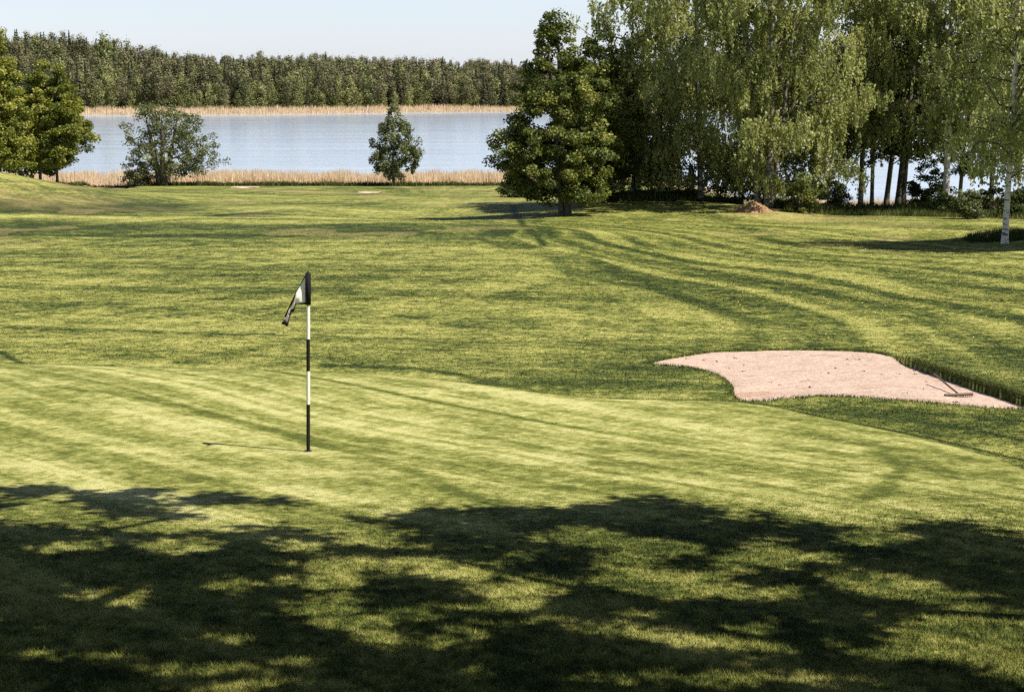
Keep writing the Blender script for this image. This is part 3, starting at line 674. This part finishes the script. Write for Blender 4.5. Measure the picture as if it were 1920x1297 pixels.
put('birch_tree', 1868, 104, 'birch behind the lone white birch, at the right edge of the wood', G1,
    weeper(124, 18, prof(2.8, 18, 3.6), 330, 6, .9, .18, r0=.14, **BI))
put('birch_tree', 1938, 96, 'birch cut by the right edge of the picture behind the lone white birch', G1,
    weeper(125, 18, prof(2.4, 18, 3.8), 330, 6, .9, .18, r0=.14, **BI))
# two trees of the same row that stand just right of the view; their shadows lie on the fairway
for c_, d_, H_, s_, lb in ((2075, 67.5, 13, 126, 'birch just beyond the right edge whose shadow reaches onto the mown grass'), (2150, 69, 15, 127, 'second birch beyond the right edge, past the one nearest the lone white birch')):
    put('birch_tree', c_, d_, lb, G1, weeper(s_, H_, prof(4.5, H_, 1.7), 260, 7, 1.2, .20, M_BIRCHLEAF, M_BIRCHBARK, r0=.13))
# shrubs
G2 = 'shrubs under the trees at the right'
def bush(col, d, label, H, rx, mat, seed, n=60, per=90, leaf=.13, group=G2, name='bush', cl=.35):
    x, y = at(col, d); z = tz(x, y)-.05
    p = [(.15, 0, 0, rx*.8), (H*.35, 0, 0, rx), (H*.7, 0, 0, rx*.8), (H, 0, 0, rx*.25)]
    return plant(name, (x, y, z), label, 'bush', group, broadleaf(seed, H*.7, p, n, per, leaf, cl, mat, M_BARK, .05))
bush(1742, 104, 'round dark bush left of the flaking white birch trunk', 3.2, 1.45, M_DARKLEAF, 201, 70, 110)
bush(1815, 91, 'light green low bush standing on the rough bank', 1.7, .75, M_WILLOWLEAF, 202, 34, 90)
bush(1500, 99, 'leafy green bush right of the brown earth mound', 1.9, 1.0, M_MAPLELEAF, 203, 44, 90)
for c_, d_, H_, r_, s_, lb in ((1150, 115, 2.6, 1.5, 211, 'dark sapling thicket behind the slim dark trunks right of the maple'), (1215, 116, 2.2, 1.5, 212, 'dark sapling thicket behind the shaded mound, left half'),
        (1275, 115, 2.4, 1.4, 213, 'dark sapling thicket behind the shaded mound, right half'), (1374, 112, 2.6, 1.9, 214, 'sapling thicket between the shaded mound and the brown earth mound'), (1560, 108, 2.2, 1.0, 215, 'sapling thicket under the low hanging birch strands')):
    bush(c_, d_, lb, H_, r_, M_DARKLEAF if s_ < 214 else M_MAPLELEAF, s_, 46, 90)
bush(966, 128, 'low dark bush beneath the left side of the maple', 1.3, 1.6, M_DARKLEAF, 204, 44, 80)
bush(1012, 130, 'low dark bush right behind the maple crown edge', 1.1, 1.5, M_DARKLEAF, 205, 36, 80)
bush(1770, 97, 'dark shrub at the foot of the flaking white birch', 1.2, 1.0, M_DARKLEAF, 206, 34, 80)
bush(1870, 99, 'dark undergrowth bush between the white birch trunks', 1.5, 1.9, M_DARKLEAF, 207, 50, 90)
bush(1925, 92, 'dark undergrowth bush at the right picture edge', 1.5, 1.6, M_DARKLEAF, 208, 44, 90)

# earth mound
x_, y_ = at(1413, 98.5); z_ = tz(x_, y_)
r = np.random.default_rng(5); nu_ = 40; nv_ = 14; V2 = []
for i in range(nv_+1):
    for j in range(nu_):
        q = i/nv_; a = 2*math.pi*j/nu_; hh = .55*(math.cos(q*math.pi)*.5+.5); rad = 1.15*q*(1+.1*math.sin(3*a)+.06*math.sin(7*a))
        V2.append((rad*math.cos(a)*1.15, rad*math.sin(a), hh+.05*r.normal()*(1-q)-.06*q))
q_ = [[i*nu_+j, (i+1)*nu_+j, (i+1)*nu_+(j+1) % nu_, i*nu_+(j+1) % nu_] for i in range(nv_) for j in range(nu_)]
tag(link('earth_mound', rawmesh('earth_mound', V2, np.array(q_), np.full(len(q_), 4), M_EARTH, smooth=True), None, (x_, y_, z_)), 'low reddish brown mound of earth and dry grass beneath the large birch', 'earth mound')

# rough growth: undergrowth, bank weeds, dark reed-side verge
def weeds(name, label, P, hgt, mat, seed, wid=.03, tintb=.5, lean=.25):
    r = np.random.default_rng(seed); x, y = P[:, 0], P[:, 1]; z = ter(x, y); n = len(x); h = hgt*r.uniform(.4, 1.3, n)*(.65+.7*vnoise(x/2.2+3, y/2.2)); a = r.uniform(0, 6.28, n)
    w = wid*r.uniform(.6, 1.4, n); l = r.normal(0, lean, (n, 2))*h[:, None]
    V = np.stack([np.stack([x-np.cos(a)*w, y-np.sin(a)*w, z-.03], 1), np.stack([x+np.cos(a)*w, y+np.sin(a)*w, z-.03], 1), np.stack([x+l[:, 0], y+l[:, 1], z+h], 1)], 1).reshape(-1, 3)
    pt = np.clip(tintb+.3*fbm(x/1.3, y/1.3, 2)+.2*r.normal(size=n), 0, 1)
    return tag(link(name, rawmesh(name, V, np.arange(3*n), np.full(n, 3), mat, {'tint': pt})), label, 'vegetation', kind='stuff')
def scatter(n, x0, x1, y0, y1, seed, cond=None):
    r = np.random.default_rng(seed); P = np.stack([r.uniform(x0, x1, n), r.uniform(y0, y1, n)], 1)
    return P if cond is None else P[cond(P[:, 0], P[:, 1], r)]
P = scatter(60000, 14, 36, 84, 101, 41, lambda x, y, r: (y > 86.5+.25*np.abs(x-30)*0+1.2*fbm(x/2., y/2., 2)) & (x > 15.2+(y-84)*.02) & (y > 101.5-(x-15)*1.0) & (r.random(len(x)) < .35+.6*vnoise(x, y)))
weeds('rough_grass', 'tall unmown grass on the bank below the birches at right', P, .30, M_WEED, 51, .022, .62)
P = scatter(42000, 15, 38, 99, 107, 42, lambda x, y, r: (y > 100.5-(x-18)*.28) & (y < 104.5-(x-18)*.25))
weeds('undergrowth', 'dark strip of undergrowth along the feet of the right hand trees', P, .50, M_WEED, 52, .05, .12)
P = scatter(26000, -75, 18, 181, 187, 43, lambda x, y, r: y+.8*fbm(x/3., y/3., 2) > 182.5)
weeds('verge_grass', 'dark green weedy verge between the fairway and the pale reeds', P, .42, M_WEED, 53, .07, .25)
P = scatter(5000, 19.0, 22.6, 70.8, 73.6, 44, lambda x, y, r: ((x-20.8)/1.6)**2+((y-72.2)/1.1)**2 < 1)
weeds('rough_grass', 'dark tuft of long grass left of the lone white birch', P, .20, M_WEED, 54, .02, .2)
P = scatter(30000, 2, 18, 102, 122, 45, lambda x, y, r: gs(x, y, 9.0, 111, 6, 7) > .4)
weeds('undergrowth', 'low dark growth added to deepen the shade on the mound under the birches', P, .38, M_WEED, 55, .05, .08)  # near-black blades added where the mound lies in deep shade
# reeds
def reedfield(label, seed, n, x0, x1, fy0, fy1, hgt, wid):
    r = np.random.default_rng(seed); x = r.uniform(x0, x1, n); a = fy0(x); b_ = fy1(x); y = a+(b_-a)*r.random(n)**1.0
    return weeds('reeds', label, np.stack([x, y], 1), hgt, M_REED, seed+1, wid, .55, .12)
reedfield('near band of pale dry reeds along the lake shore behind the course', 61, 190000, -90, 75, lambda x: water_line(x)-17+.8*fbm(x/4., 0*x, 2), lambda x: water_line(x)-1+1.8*fbm(x/5., 0*x+9, 3), 1.25, .04)
reedfield('far band of pale dry reeds below the wood across the lake', 71, 70000, -260, 190, lambda x: far_shore(x)-2+2*fbm(x/15., 0*x, 2), lambda x: far_shore(x)+15, 1.7, .13)

# ------------------------------------------------------------------ trees by the near shore
G3 = 'trees at the left edge'
put('maple_tree', 86, 150, 'round bright green tree on two trunks, right one of the left edge group', G3,
    broadleaf(131, 11.6, [(2.0,-.2,0,2.4),(3.0,0,0,3.2),(5.0,.2,0,3.45),(7.5,.2,0,3.0),(9.5,.2,0,2.0),(11.3,.2,0,.5)], 300, 190, .19, .6, M_SUNLITLEAF, M_BARK, .14, ((-.9, 0, .6, 0), (.55, .3, 0, 0))))
put('maple_tree', -8, 146, 'tall bright green tree cut by the left picture edge', G3,
    broadleaf(132, 15, [(2.0,0,0,2.2),(4,0,0,2.7),(7,-.4,0,2.6),(10,-.7,0,2.3),(13,-1.,0,1.6),(14.6,-1.,0,.3)], 300, 180, .20, .65, M_SUNLITLEAF, M_BARK, .16))
put('broadleaf_tree', 32, 156, 'darker tree with a thin trunk between the two bright left edge trees', G3,
    broadleaf(133, 9, prof(2.2, 9, 2.4), 110, 90, .22, .6, M_DARKLEAF, M_BARK, .10))
pw = [(1.2,.6,0,3.4),(2.4,.8,0,5.0),(4.2,.9,0,5.4),(6.0,.7,0,4.7),(7.8,.2,0,3.2),(9.2,-.2,0,1.3)]
put('willow_tree', 300, 184, 'round spreading willow with gaps in its crown, alone by the near shore', 'single trees by the near shore',
    broadleaf(134, 8, pw, 250, 62, .21, .62, M_WILLOWLEAF, M_BARK, .42, ((0, 0, .2, 0), (.3, 0, 1.4, .2), (-.3, 0, -1.2, 0)), .1, .75, .12))
put('birch_tree', 736, 184, 'small birch with several pointed tops, alone before the lake', 'single trees by the near shore',
    broadleaf(135, 8.2, [(1.0,.3,0,1.4),(1.8,.2,0,2.6),(3.2,.1,0,3.2),(4.7,.2,0,2.6),(6.1,.2,0,1.9),(7.5,.1,0,1.0),(8.9,0,0,.35)], 165, 85, .20, .42, M_WILLOWLEAF, M_OLDBIRCH, .16, ((0, 0, .1, 0),), .2, 1.25, .2))
# shoots at the left foot of the willow
put('broadleaf_tree', 52, 163, 'dark tree filling in behind the two bright left edge trees', G3,
    broadleaf(137, 10.5, prof(1.5, 10.5, 3.4), 170, 90, .26, .65, M_DARKLEAF, M_BARK, .12))
bush(262, 183, 'low leafy shoots at the left foot of the round willow', 2.9, 1.6, M_WILLOWLEAF, 136, 44, 70, .2, 'single trees by the near shore', cl=.5)

# ------------------------------------------------------------------ far wood
def spruce_mesh(seed, H, rad, mat=M_SPRUCE, n=850):
    r = np.random.default_rng(seed); f = r.random(n)**.8; z = H*(.10+.88*f); a = r.uniform(0, 6.28, n)
    rr_ = rad*(1-f*.97)*r.uniform(.35, 1.1, n); tier = .25*np.sin(z*5.5)
    C = np.stack([np.cos(a)*rr_*.6, np.sin(a)*rr_*.6, z+tier*.5], 1); T = np.stack([np.cos(a), np.sin(a), -.35+0*a], 1)
    L = rr_*.7+.35; W = .25+.35*(1-f)+.12*r.random(n); nn = np.stack([-.3*np.cos(a), -.3*np.sin(a), 1+0*a], 1)+r.normal(0, .35, (n, 3))
    T = np.concatenate([T, np.tile([[0, 0, 1.]], (3, 1))]); C = np.concatenate([C, [[0, 0, H*.9]]*3]); L = np.append(L, [H*.22]*3); W = np.append(W, [.25]*3)
    nn = np.concatenate([nn, r.normal(size=(3, 3))*[1, 1, 0]]); return leafmesh('conifer', C, T, nn, L, W, np.clip(.5+.25*r.normal(size=n+3), 0, 1), mat)
def blob_mesh(seed, H, rad, mat, n=380, base=.12, name='broadleaf', k=26):
    r = np.random.default_rng(seed); f = r.random(k); z = H*(base+(1-base)*f*.95); q = np.sin(np.clip(f*.92+.10, 0, 1)*np.pi)**.6
    a = r.uniform(0, 6.28, k); c = np.stack([np.cos(a)*rad*q*r.random(k)**.5, np.sin(a)*rad*q*r.random(k)**.5, z], 1)
    i = r.integers(0, k, n); d = r.normal(0, .42*rad*.75, (n, 3))*[1, 1, 1.0]; C = c[i]+d
    nn = unit(d+r.normal(0, .5, (n, 3))+[0, 0, .7]); L = r.uniform(.4, .85, n); tb = r.normal(0, .2, k)
    return leafmesh(name, C, np.cross(nn, r.normal(size=(n, 3))), nn, L, L*.75, np.clip(.5+tb[i]+.15*r.normal(size=n), 0, 1), mat)
kinds = []
for s in range(5): kinds.append(('spruce_tree', spruce_mesh(300+s, 17, 2.9+.3*s), 17))
for s in range(4): kinds.append(('pine_tree', blob_mesh(310+s, 16.5, 2.7, M_PINE, 830, .35, 'pine', 20), 17))
for s in range(5): kinds.append(('birch_tree', blob_mesh(320+s, 15, 2.9, M_FARLEAF, 830, .06, 'birch'), 14))
LB = {'spruce_tree': ('dark spruce in the front rows of the wood across the lake', 'spruces of the wood across the lake'),
      'pine_tree': ('olive pine in the front rows of the wood across the lake', 'pines of the wood across the lake'),
      'birch_tree': ('pale green birch in the front rows of the wood across the lake', 'birches of the wood across the lake')}
r = np.random.default_rng(77); cand = []
for rowi in range(26):
    yo = 19+rowi*4.6 if rowi < 9 else 60+(rowi-9)*11
    x = -262.0
    while x < 150:
        x += r.uniform(2.6, 5.2)*(1 if rowi < 9 else 1.25)
        y = float(far_shore(np.array([x]))[0])+yo+r.uniform(-1.6, 1.6); cand.append((x, y, rowi))
# the farther ridge
for k in range(900):
    cand.append((r.uniform(-330, 290), r.uniform(1050, 1420), 40))
for k in range(260):
    cand.append((r.uniform(-300, -110), r.uniform(690, 860), 30))
cand = np.array(cand); cz_ = ter(cand[:, 0], cand[:, 1]); cnt = 0; rest = []; IND = []
for (x, y, rowi), z in zip(cand, cz_):
    front = rowi < 2
    pb = .5 if front else .22
    if rowi < 9 and fbm(np.array([x/22.]), np.array([y/30.]), 2)[0] > .2: pb += .25
    # a brown clearing on the ridge
    if rowi == 40 and abs(x/y*F+960-775) < 26 and y < 1300: continue
    u = r.random(); kk = r.integers(9, 14) if u < pb else (r.integers(0, 5) if u < pb+(1-pb)*.36 else r.integers(5, 9))
    nm, me_, H0 = kinds[kk]; s = (r.uniform(.66, 1.12)+.09*fbm(np.array([x/14.]), np.array([y/14.]), 2)[0])*(r.uniform(.5, .95) if (front and kk >= 9) else 1)*(.92 if rowi < 4 else 1)
    cimg = x/y*F+960
    if cimg > 960: s *= .9
    if cnt < 300 and rowi < 4 and -20 < cimg < 1000:
        o = bpy.data.objects.new(nm, me_); COL.objects.link(o); o.location = (x, y, z-.2); o.rotation_euler = (0, 0, r.uniform(0, 6.28)); o.scale = (s, s, s*r.uniform(.92, 1.1))
        IND.append((cimg, int(rowi), nm, s, o)); cnt += 1
    elif not (rowi < 4): rest.append((x, y, z-.2, kk, s, r.uniform(0, 6.28)))
    elif -20 < cimg < 1000 or rowi < 4: rest.append((x, y, z-.2, kk, s, r.uniform(0, 6.28)))
MARK = [(-30, 'the left picture edge'), (252, 'the headland'), (324, 'the round willow'), (530, 'the lake centre'), (742, 'the small lone birch')]
ORD = ['first', 'second', 'third', 'fourth', 'fifth', 'sixth', 'seventh', 'eighth', 'ninth', 'tenth', 'eleventh', 'twelfth', 'thirteenth', 'fourteenth', 'fifteenth', 'sixteenth', 'seventeenth', 'eighteenth', 'nineteenth', 'twentieth']
ROWN = ['front', 'second', 'third', 'back']; KN = {'spruce_tree': 'dark spruce', 'pine_tree': 'olive pine', 'birch_tree': 'pale birch'}
rank = {}
for cimg, rowi, nm, s, o in sorted(IND, key=lambda q: q[0]):
    mk = [m_ for m_ in MARK if m_[0] <= cimg][-1:] or [MARK[0]]; key = (rowi, nm, mk[0][1]); rank[key] = rank.get(key, 0)+1
    tag(o, '%s of the %s row across the lake, %s right of %s' % (KN[nm], ROWN[rowi], ORD[min(rank[key]-1, 19)], mk[0][1]), 'tree', LB[nm][1])
def meshdata(me_):
    n = len(me_.vertices); v = np.empty(n*3, np.float32); me_.vertices.foreach_get('co', v); tn = np.empty(len(me_.polygons), np.float32); me_.attributes['tint'].data.foreach_get('value', tn)
    return v.reshape(-1, 3), tn
for grp, lab, mt in (((0,1,2,3,4), 'dark conifers massed deep in the wood across the lake', M_SPRUCE), ((5,6,7,8), 'olive pines massed deep in the wood across the lake', M_PINE), ((9,10,11,12,13), 'pale green broadleaf trees massed deep in the wood across the lake', M_FARLEAF)):
    VV, TT = [], []; dat = {k: meshdata(kinds[k][1]) for k in grp}
    for x, y, z, kk, s, a in rest:
        if kk not in grp: continue
        v, tn = dat[kk]; ca, sa = math.cos(a), math.sin(a)
        VV.append(np.stack([(v[:, 0]*ca-v[:, 1]*sa)*s+x, (v[:, 0]*sa+v[:, 1]*ca)*s+y, v[:, 2]*s+z], 1)); TT.append(np.clip(tn+(vnoise(np.array([x*7.3]), np.array([y*5.1]))[0]-.5)*.7, 0, 1))
    VV = np.vstack(VV); TT = np.concatenate(TT); n = len(TT)
    tag(link('far_wood', rawmesh('far_wood', VV, np.arange(4*n), np.full(n, 4), mt, {'tint': TT})), lab, 'forest', kind='stuff')
# two high standing trees on the headland skyline
for col, rowt, sc, kk, lb in ((206, 74, 1.25, 10, 'bushy tall tree standing clear of the headland skyline, the left one'), (238, 92, 1.1, 6, 'narrow tree standing clear of the headland skyline, the right one')):
    y = 668.; x = (col-960)/F*y; zg = tz(x, y); d = ray(col, rowt); ztop = CAMZ+y/d[1]*d[2]; nm, me_, H0 = kinds[kk]; s = (ztop-zg)/H0
    o = bpy.data.objects.new(nm, me_); COL.objects.link(o); o.location = (x, y, zg); o.scale = (s*.8, s*.8, s); tag(o, lb, 'tree', 'tall trees on the headland skyline')

# ------------------------------------------------------------------ the big tree whose crown shades the foreground
PA = [(-60,972),(100,990),(190,988),(280,1000),(400,1003),(520,984),(570,1000),(680,1020),(790,1036),(960,1025),(1060,1050),(1180,1060),(1320,1045),(1380,1035),(1430,1065),(1530,1080),(1570,1110),(1670,1120),(1740,1130),(1680,1150),(1670,1170),(1640,1185),(1670,1195),(1620,1208),(1560,1195),(1480,1180),(1520,1205),(1480,1212),(1410,1195),(1390,1170),(1330,1165),(1370,1190),(1390,1212),(1330,1210),(1240,1190),(1120,1172),(1110,1180),(1240,1205),(1350,1218),(1530,1225),(1560,1232),(1650,1238),(1800,1252),(1840,1275),(1960,1278),(1960,1345),(-60,1345)]
PB = [(710,975),(770,960),(860,952),(960,950),(1060,953),(1150,940),(1240,935),(1330,958),(1335,968),(1380,980),(1560,990),(1680,1005),(1740,980),(1830,985),(1900,1010),(1960,1015),(1960,1110),(1880,1115),(1800,1105),(1800,1090),(1640,1065),(1560,1060),(1440,1070),(1300,1070),(1180,1050),(1060,1050),(960,1040),(880,1050),(800,1040),(850,1030),(750,1015),(800,1000),(720,985)]
PC = [(-60,903),(70,906),(140,918),(200,924),(260,912),(300,920),(290,930),(380,926),(450,940),(370,945),(240,945),(330,962),(335,970),(260,972),(200,970),(185,955),(150,942),(90,928),(-60,922)]
PD = [(-60,940),(50,945),(70,957),(-60,956)]; PE = [(1760,1122),(1850,1120),(1960,1125),(1960,1137),(1850,1132)]
EL = [(85,1029,22,4),(165,1021,28,4),(330,1022,60,6),(545,1021,30,5),(430,1100,30,10),(215,1122,50,10),(740,1058,170,9),(860,1068,60,14),(610,1090,75,9),(900,1105,40,6),(625,1125,28,10),(560,1142,35,7),(670,1150,28,6),(640,1167,40,8),(765,1155,25,8),(820,1142,28,5),(955,1130,30,12),(890,1175,25,6),(715,1195,50,9),(840,1200,50,6),(430,1195,28,6),(370,1254,75,9),(510,1275,28,8),(440,1293,55,7),(30,1167,35,4),(210,1230,35,8),(45,1230,30,5),(560,1238,40,7),(620,1219,25,4),(875,1260,25,6),(805,1217,25,4),
    (1080,1003,65,12),(1220,1028,80,10),(1200,1055,35,5),(1435,1017,30,5),(1450,1045,110,10),(1640,1012,60,6),(985,1042,25,4),(1140,1062,20,6),(1260,1097,85,20),(1350,1070,40,10),(1150,1090,25,6),(1035,1100,35,6),(980,1083,20,5),(985,1132,30,9),(1010,1160,30,6),(1440,1112,70,9),(1485,1165,30,9),(1375,1180,40,10),(1195,1152,25,4),(1130,1177,40,5),(1210,1190,50,6),(1290,1203,50,7),(1360,1210,50,7),(1330,1275,100,9),(1135,1272,60,8),(1390,1260,40,5),(1525,1268,40,6),(1655,1270,35,5)]
TWIGS = [[(1230,985),(1340,978),(1380,968),(1445,965)],[(1060,1105),(1180,1062),(1260,1030),(1330,1010)],[(1330,1070),(1440,1069),(1600,1060),(1700,1062)],[(1140,936),(1200,945),(1240,955)],[(1740,980),(1830,985),(1900,1000)],[(380,928),(450,938),(560,941)],[(660,972),(720,975)],[(1520,985),(1640,992)]]
def shade_mask(c, rw):
    sd = np.minimum.reduce([poly_sd(P_, c/3.2, rw) for P_ in [[(a/3.2, b_) for a, b_ in Q_] for Q_ in (PA, PB, PC, PD, PE)]])
    m_ = sd < -2.0+3.0*fbm(c/40., rw/8., 2)+6.0*np.clip(fbm(c/24.+7, rw/5., 2)-.05, -.4, .5)+13.0*fbm(c/58.+rw/30., rw/4.4, 2)
    for tw in TWIGS: m_ |= line_d([(a/3.2, b_) for a, b_ in tw], c/3.2, rw) < 1.5
    for cx, cy, rx, ry in EL: m_ &= ((c-cx)/(rx*1.12+32))**2+((rw-cy)/(ry*1.15+9))**2 > 1+.5*fbm(c/22., rw/6., 2)
    return m_
r = np.random.default_rng(99); n = 240000
gx = r.uniform(-11.5, 9, n); gy = r.uniform(8.0, 21.5, n); gzz = ter0(gx, gy); cc, rw = to_img(gx, gy, gzz)
inside = (rw < 1297+45) & (cc > -60) & (cc < 1980)
wild = ~inside & (fbm(gx/1.1+20, gy/.8, 3) > -.12+.05*np.clip(np.hypot(gx+2, gy-12)-7, 0, 9)) & (gy+.12*np.abs(gx) < 17.2)
ok = (inside & shade_mask(cc, rw)) | wild; gx, gy, gzz = gx[ok], gy[ok], gzz[ok]
EXPECT = len(gx)
# layered limbs: each spray of leaves belongs to a layer 6 to 9 m up; shade is cast by whole sprays
ns = min(len(gx), int(4600*len(gx)/max(1, (inside[ok]).sum()))); sel = r.choice(len(gx), ns, replace=False); gx, gy, gzz = gx[sel], gy[sel], gzz[sel]
lay = vnoise(gx/1.3+50, gy/1.3+50); hh = 6.3+2.6*lay+r.uniform(-.35, .35, len(gx)); hh = np.maximum(hh, CAMZ+.05*gy+1.1-gzz)
kx, ky = SUN[0]/SUN[2], SUN[1]/SUN[2]
SC = np.stack([gx+kx*hh, gy+ky*hh, gzz+hh], 1); per_ = 13
i_ = np.repeat(np.arange(ns), per_); ax_ = r.uniform(0, np.pi, ns); el = r.uniform(.07, .22, ns)
da = r.normal(0, 1, len(i_))*el[i_]; db = r.normal(0, .034, len(i_))
LP = SC[i_]+np.stack([da*np.cos(ax_[i_])-db*np.sin(ax_[i_]), da*np.sin(ax_[i_])+db*np.cos(ax_[i_]), r.normal(0, .05, len(i_))-.15*np.abs(da)], 1)
trunk_xy = (6.6, 8.4); tb = tz(*trunk_xy)
root = empty('shade_tree', (trunk_xy[0], trunk_xy[1], tb)); tag(root, 'big broadleaf tree just outside the frame whose crown shades the near grass', 'tree')
loc0 = np.array([trunk_xy[0], trunk_xy[1], tb])
# the rest of the crown, away from the view: only where its shade falls outside the picture or within shade
n2 = 60000; a = r.uniform(0, 6.28, n2); rd = 7.5*np.sqrt(r.random(n2)); hz = r.uniform(5.5, 13, n2); q = np.sqrt(np.clip(1-((hz-8.5)/5.2)**2, 0, 1))
EX = np.stack([trunk_xy[0]+.8+np.cos(a)*rd*q, trunk_xy[1]-.5+np.sin(a)*rd*q, tb+hz], 1)
clm = (vnoise(EX[:, 0]*1.1, EX[:, 1]*1.1)+vnoise(EX[:, 2]*1.3, EX[:, 0]*.9)) > .95
g2x = EX[:, 0]-kx*(EX[:, 2]-7.7); g2y = EX[:, 1]-ky*(EX[:, 2]-7.7); g2z = ter0(g2x, g2y); c2, r2 = to_img(g2x, g2y, g2z)
vis = (r2 < 1330) & (c2 > -40) & (c2 < 1960) & (g2y > 5); ci, ri = to_img(EX[:, 0], EX[:, 1], EX[:, 2]); seen = (EX[:, 1] > 1) & (np.abs(ci-960) < 1020) & (ri > -60) & (ri < 1350)
okx = clm & ~seen & (~vis | shade_mask(c2, r2)); EX = EX[okx]
ALLP = np.vstack([LP, EX]); n = len(ALLP)
L = .105*r.uniform(.75, 1.35, n); nn = unit(r.normal(0, .55, (n, 3))+[.35, -.1, 1]); tt = np.cross(nn, r.normal(size=(n, 3)))
link('crown', leafmesh('crown', ALLP+r.normal(0, .02, (n, 3))-loc0, tt, nn, L, L*.8, r.random(n), M_SHADELEAF), root)
tg = np.vstack([LP[r.choice(len(LP), 420, replace=False)], EX[r.choice(len(EX), 160, replace=False)]])-loc0
ch = np.array([[0,0,-.3],[0,.0,1.5],[-.1,.1,3.2],[-.2,.2,4.8],[-.3,.2,6.2],[-.2,.3,7.6],[-.1,.2,9.0],[0,.1,10.4],[0,0,11.6]]); rd_ = [.42,.34,.30,.27,.23,.18,.13,.09,.04]
hi = 3   # limbs leave the trunk only above head height
tgk = tg
sk = skeleton(r, ch, rd_, tgk, bias=.12, sag=.05, step=.8, jit=.10, tip=.013)
for nm_, m_ in limbed(sk, len(ch), M_BARK): link(nm_, m_, root)
print('strip', SANDS[0].mean(0)); print('shade leaves', EXPECT, 'extra', len(EX), 'far individuals', cnt, 'rest', len(rest), 'verts', len(V))
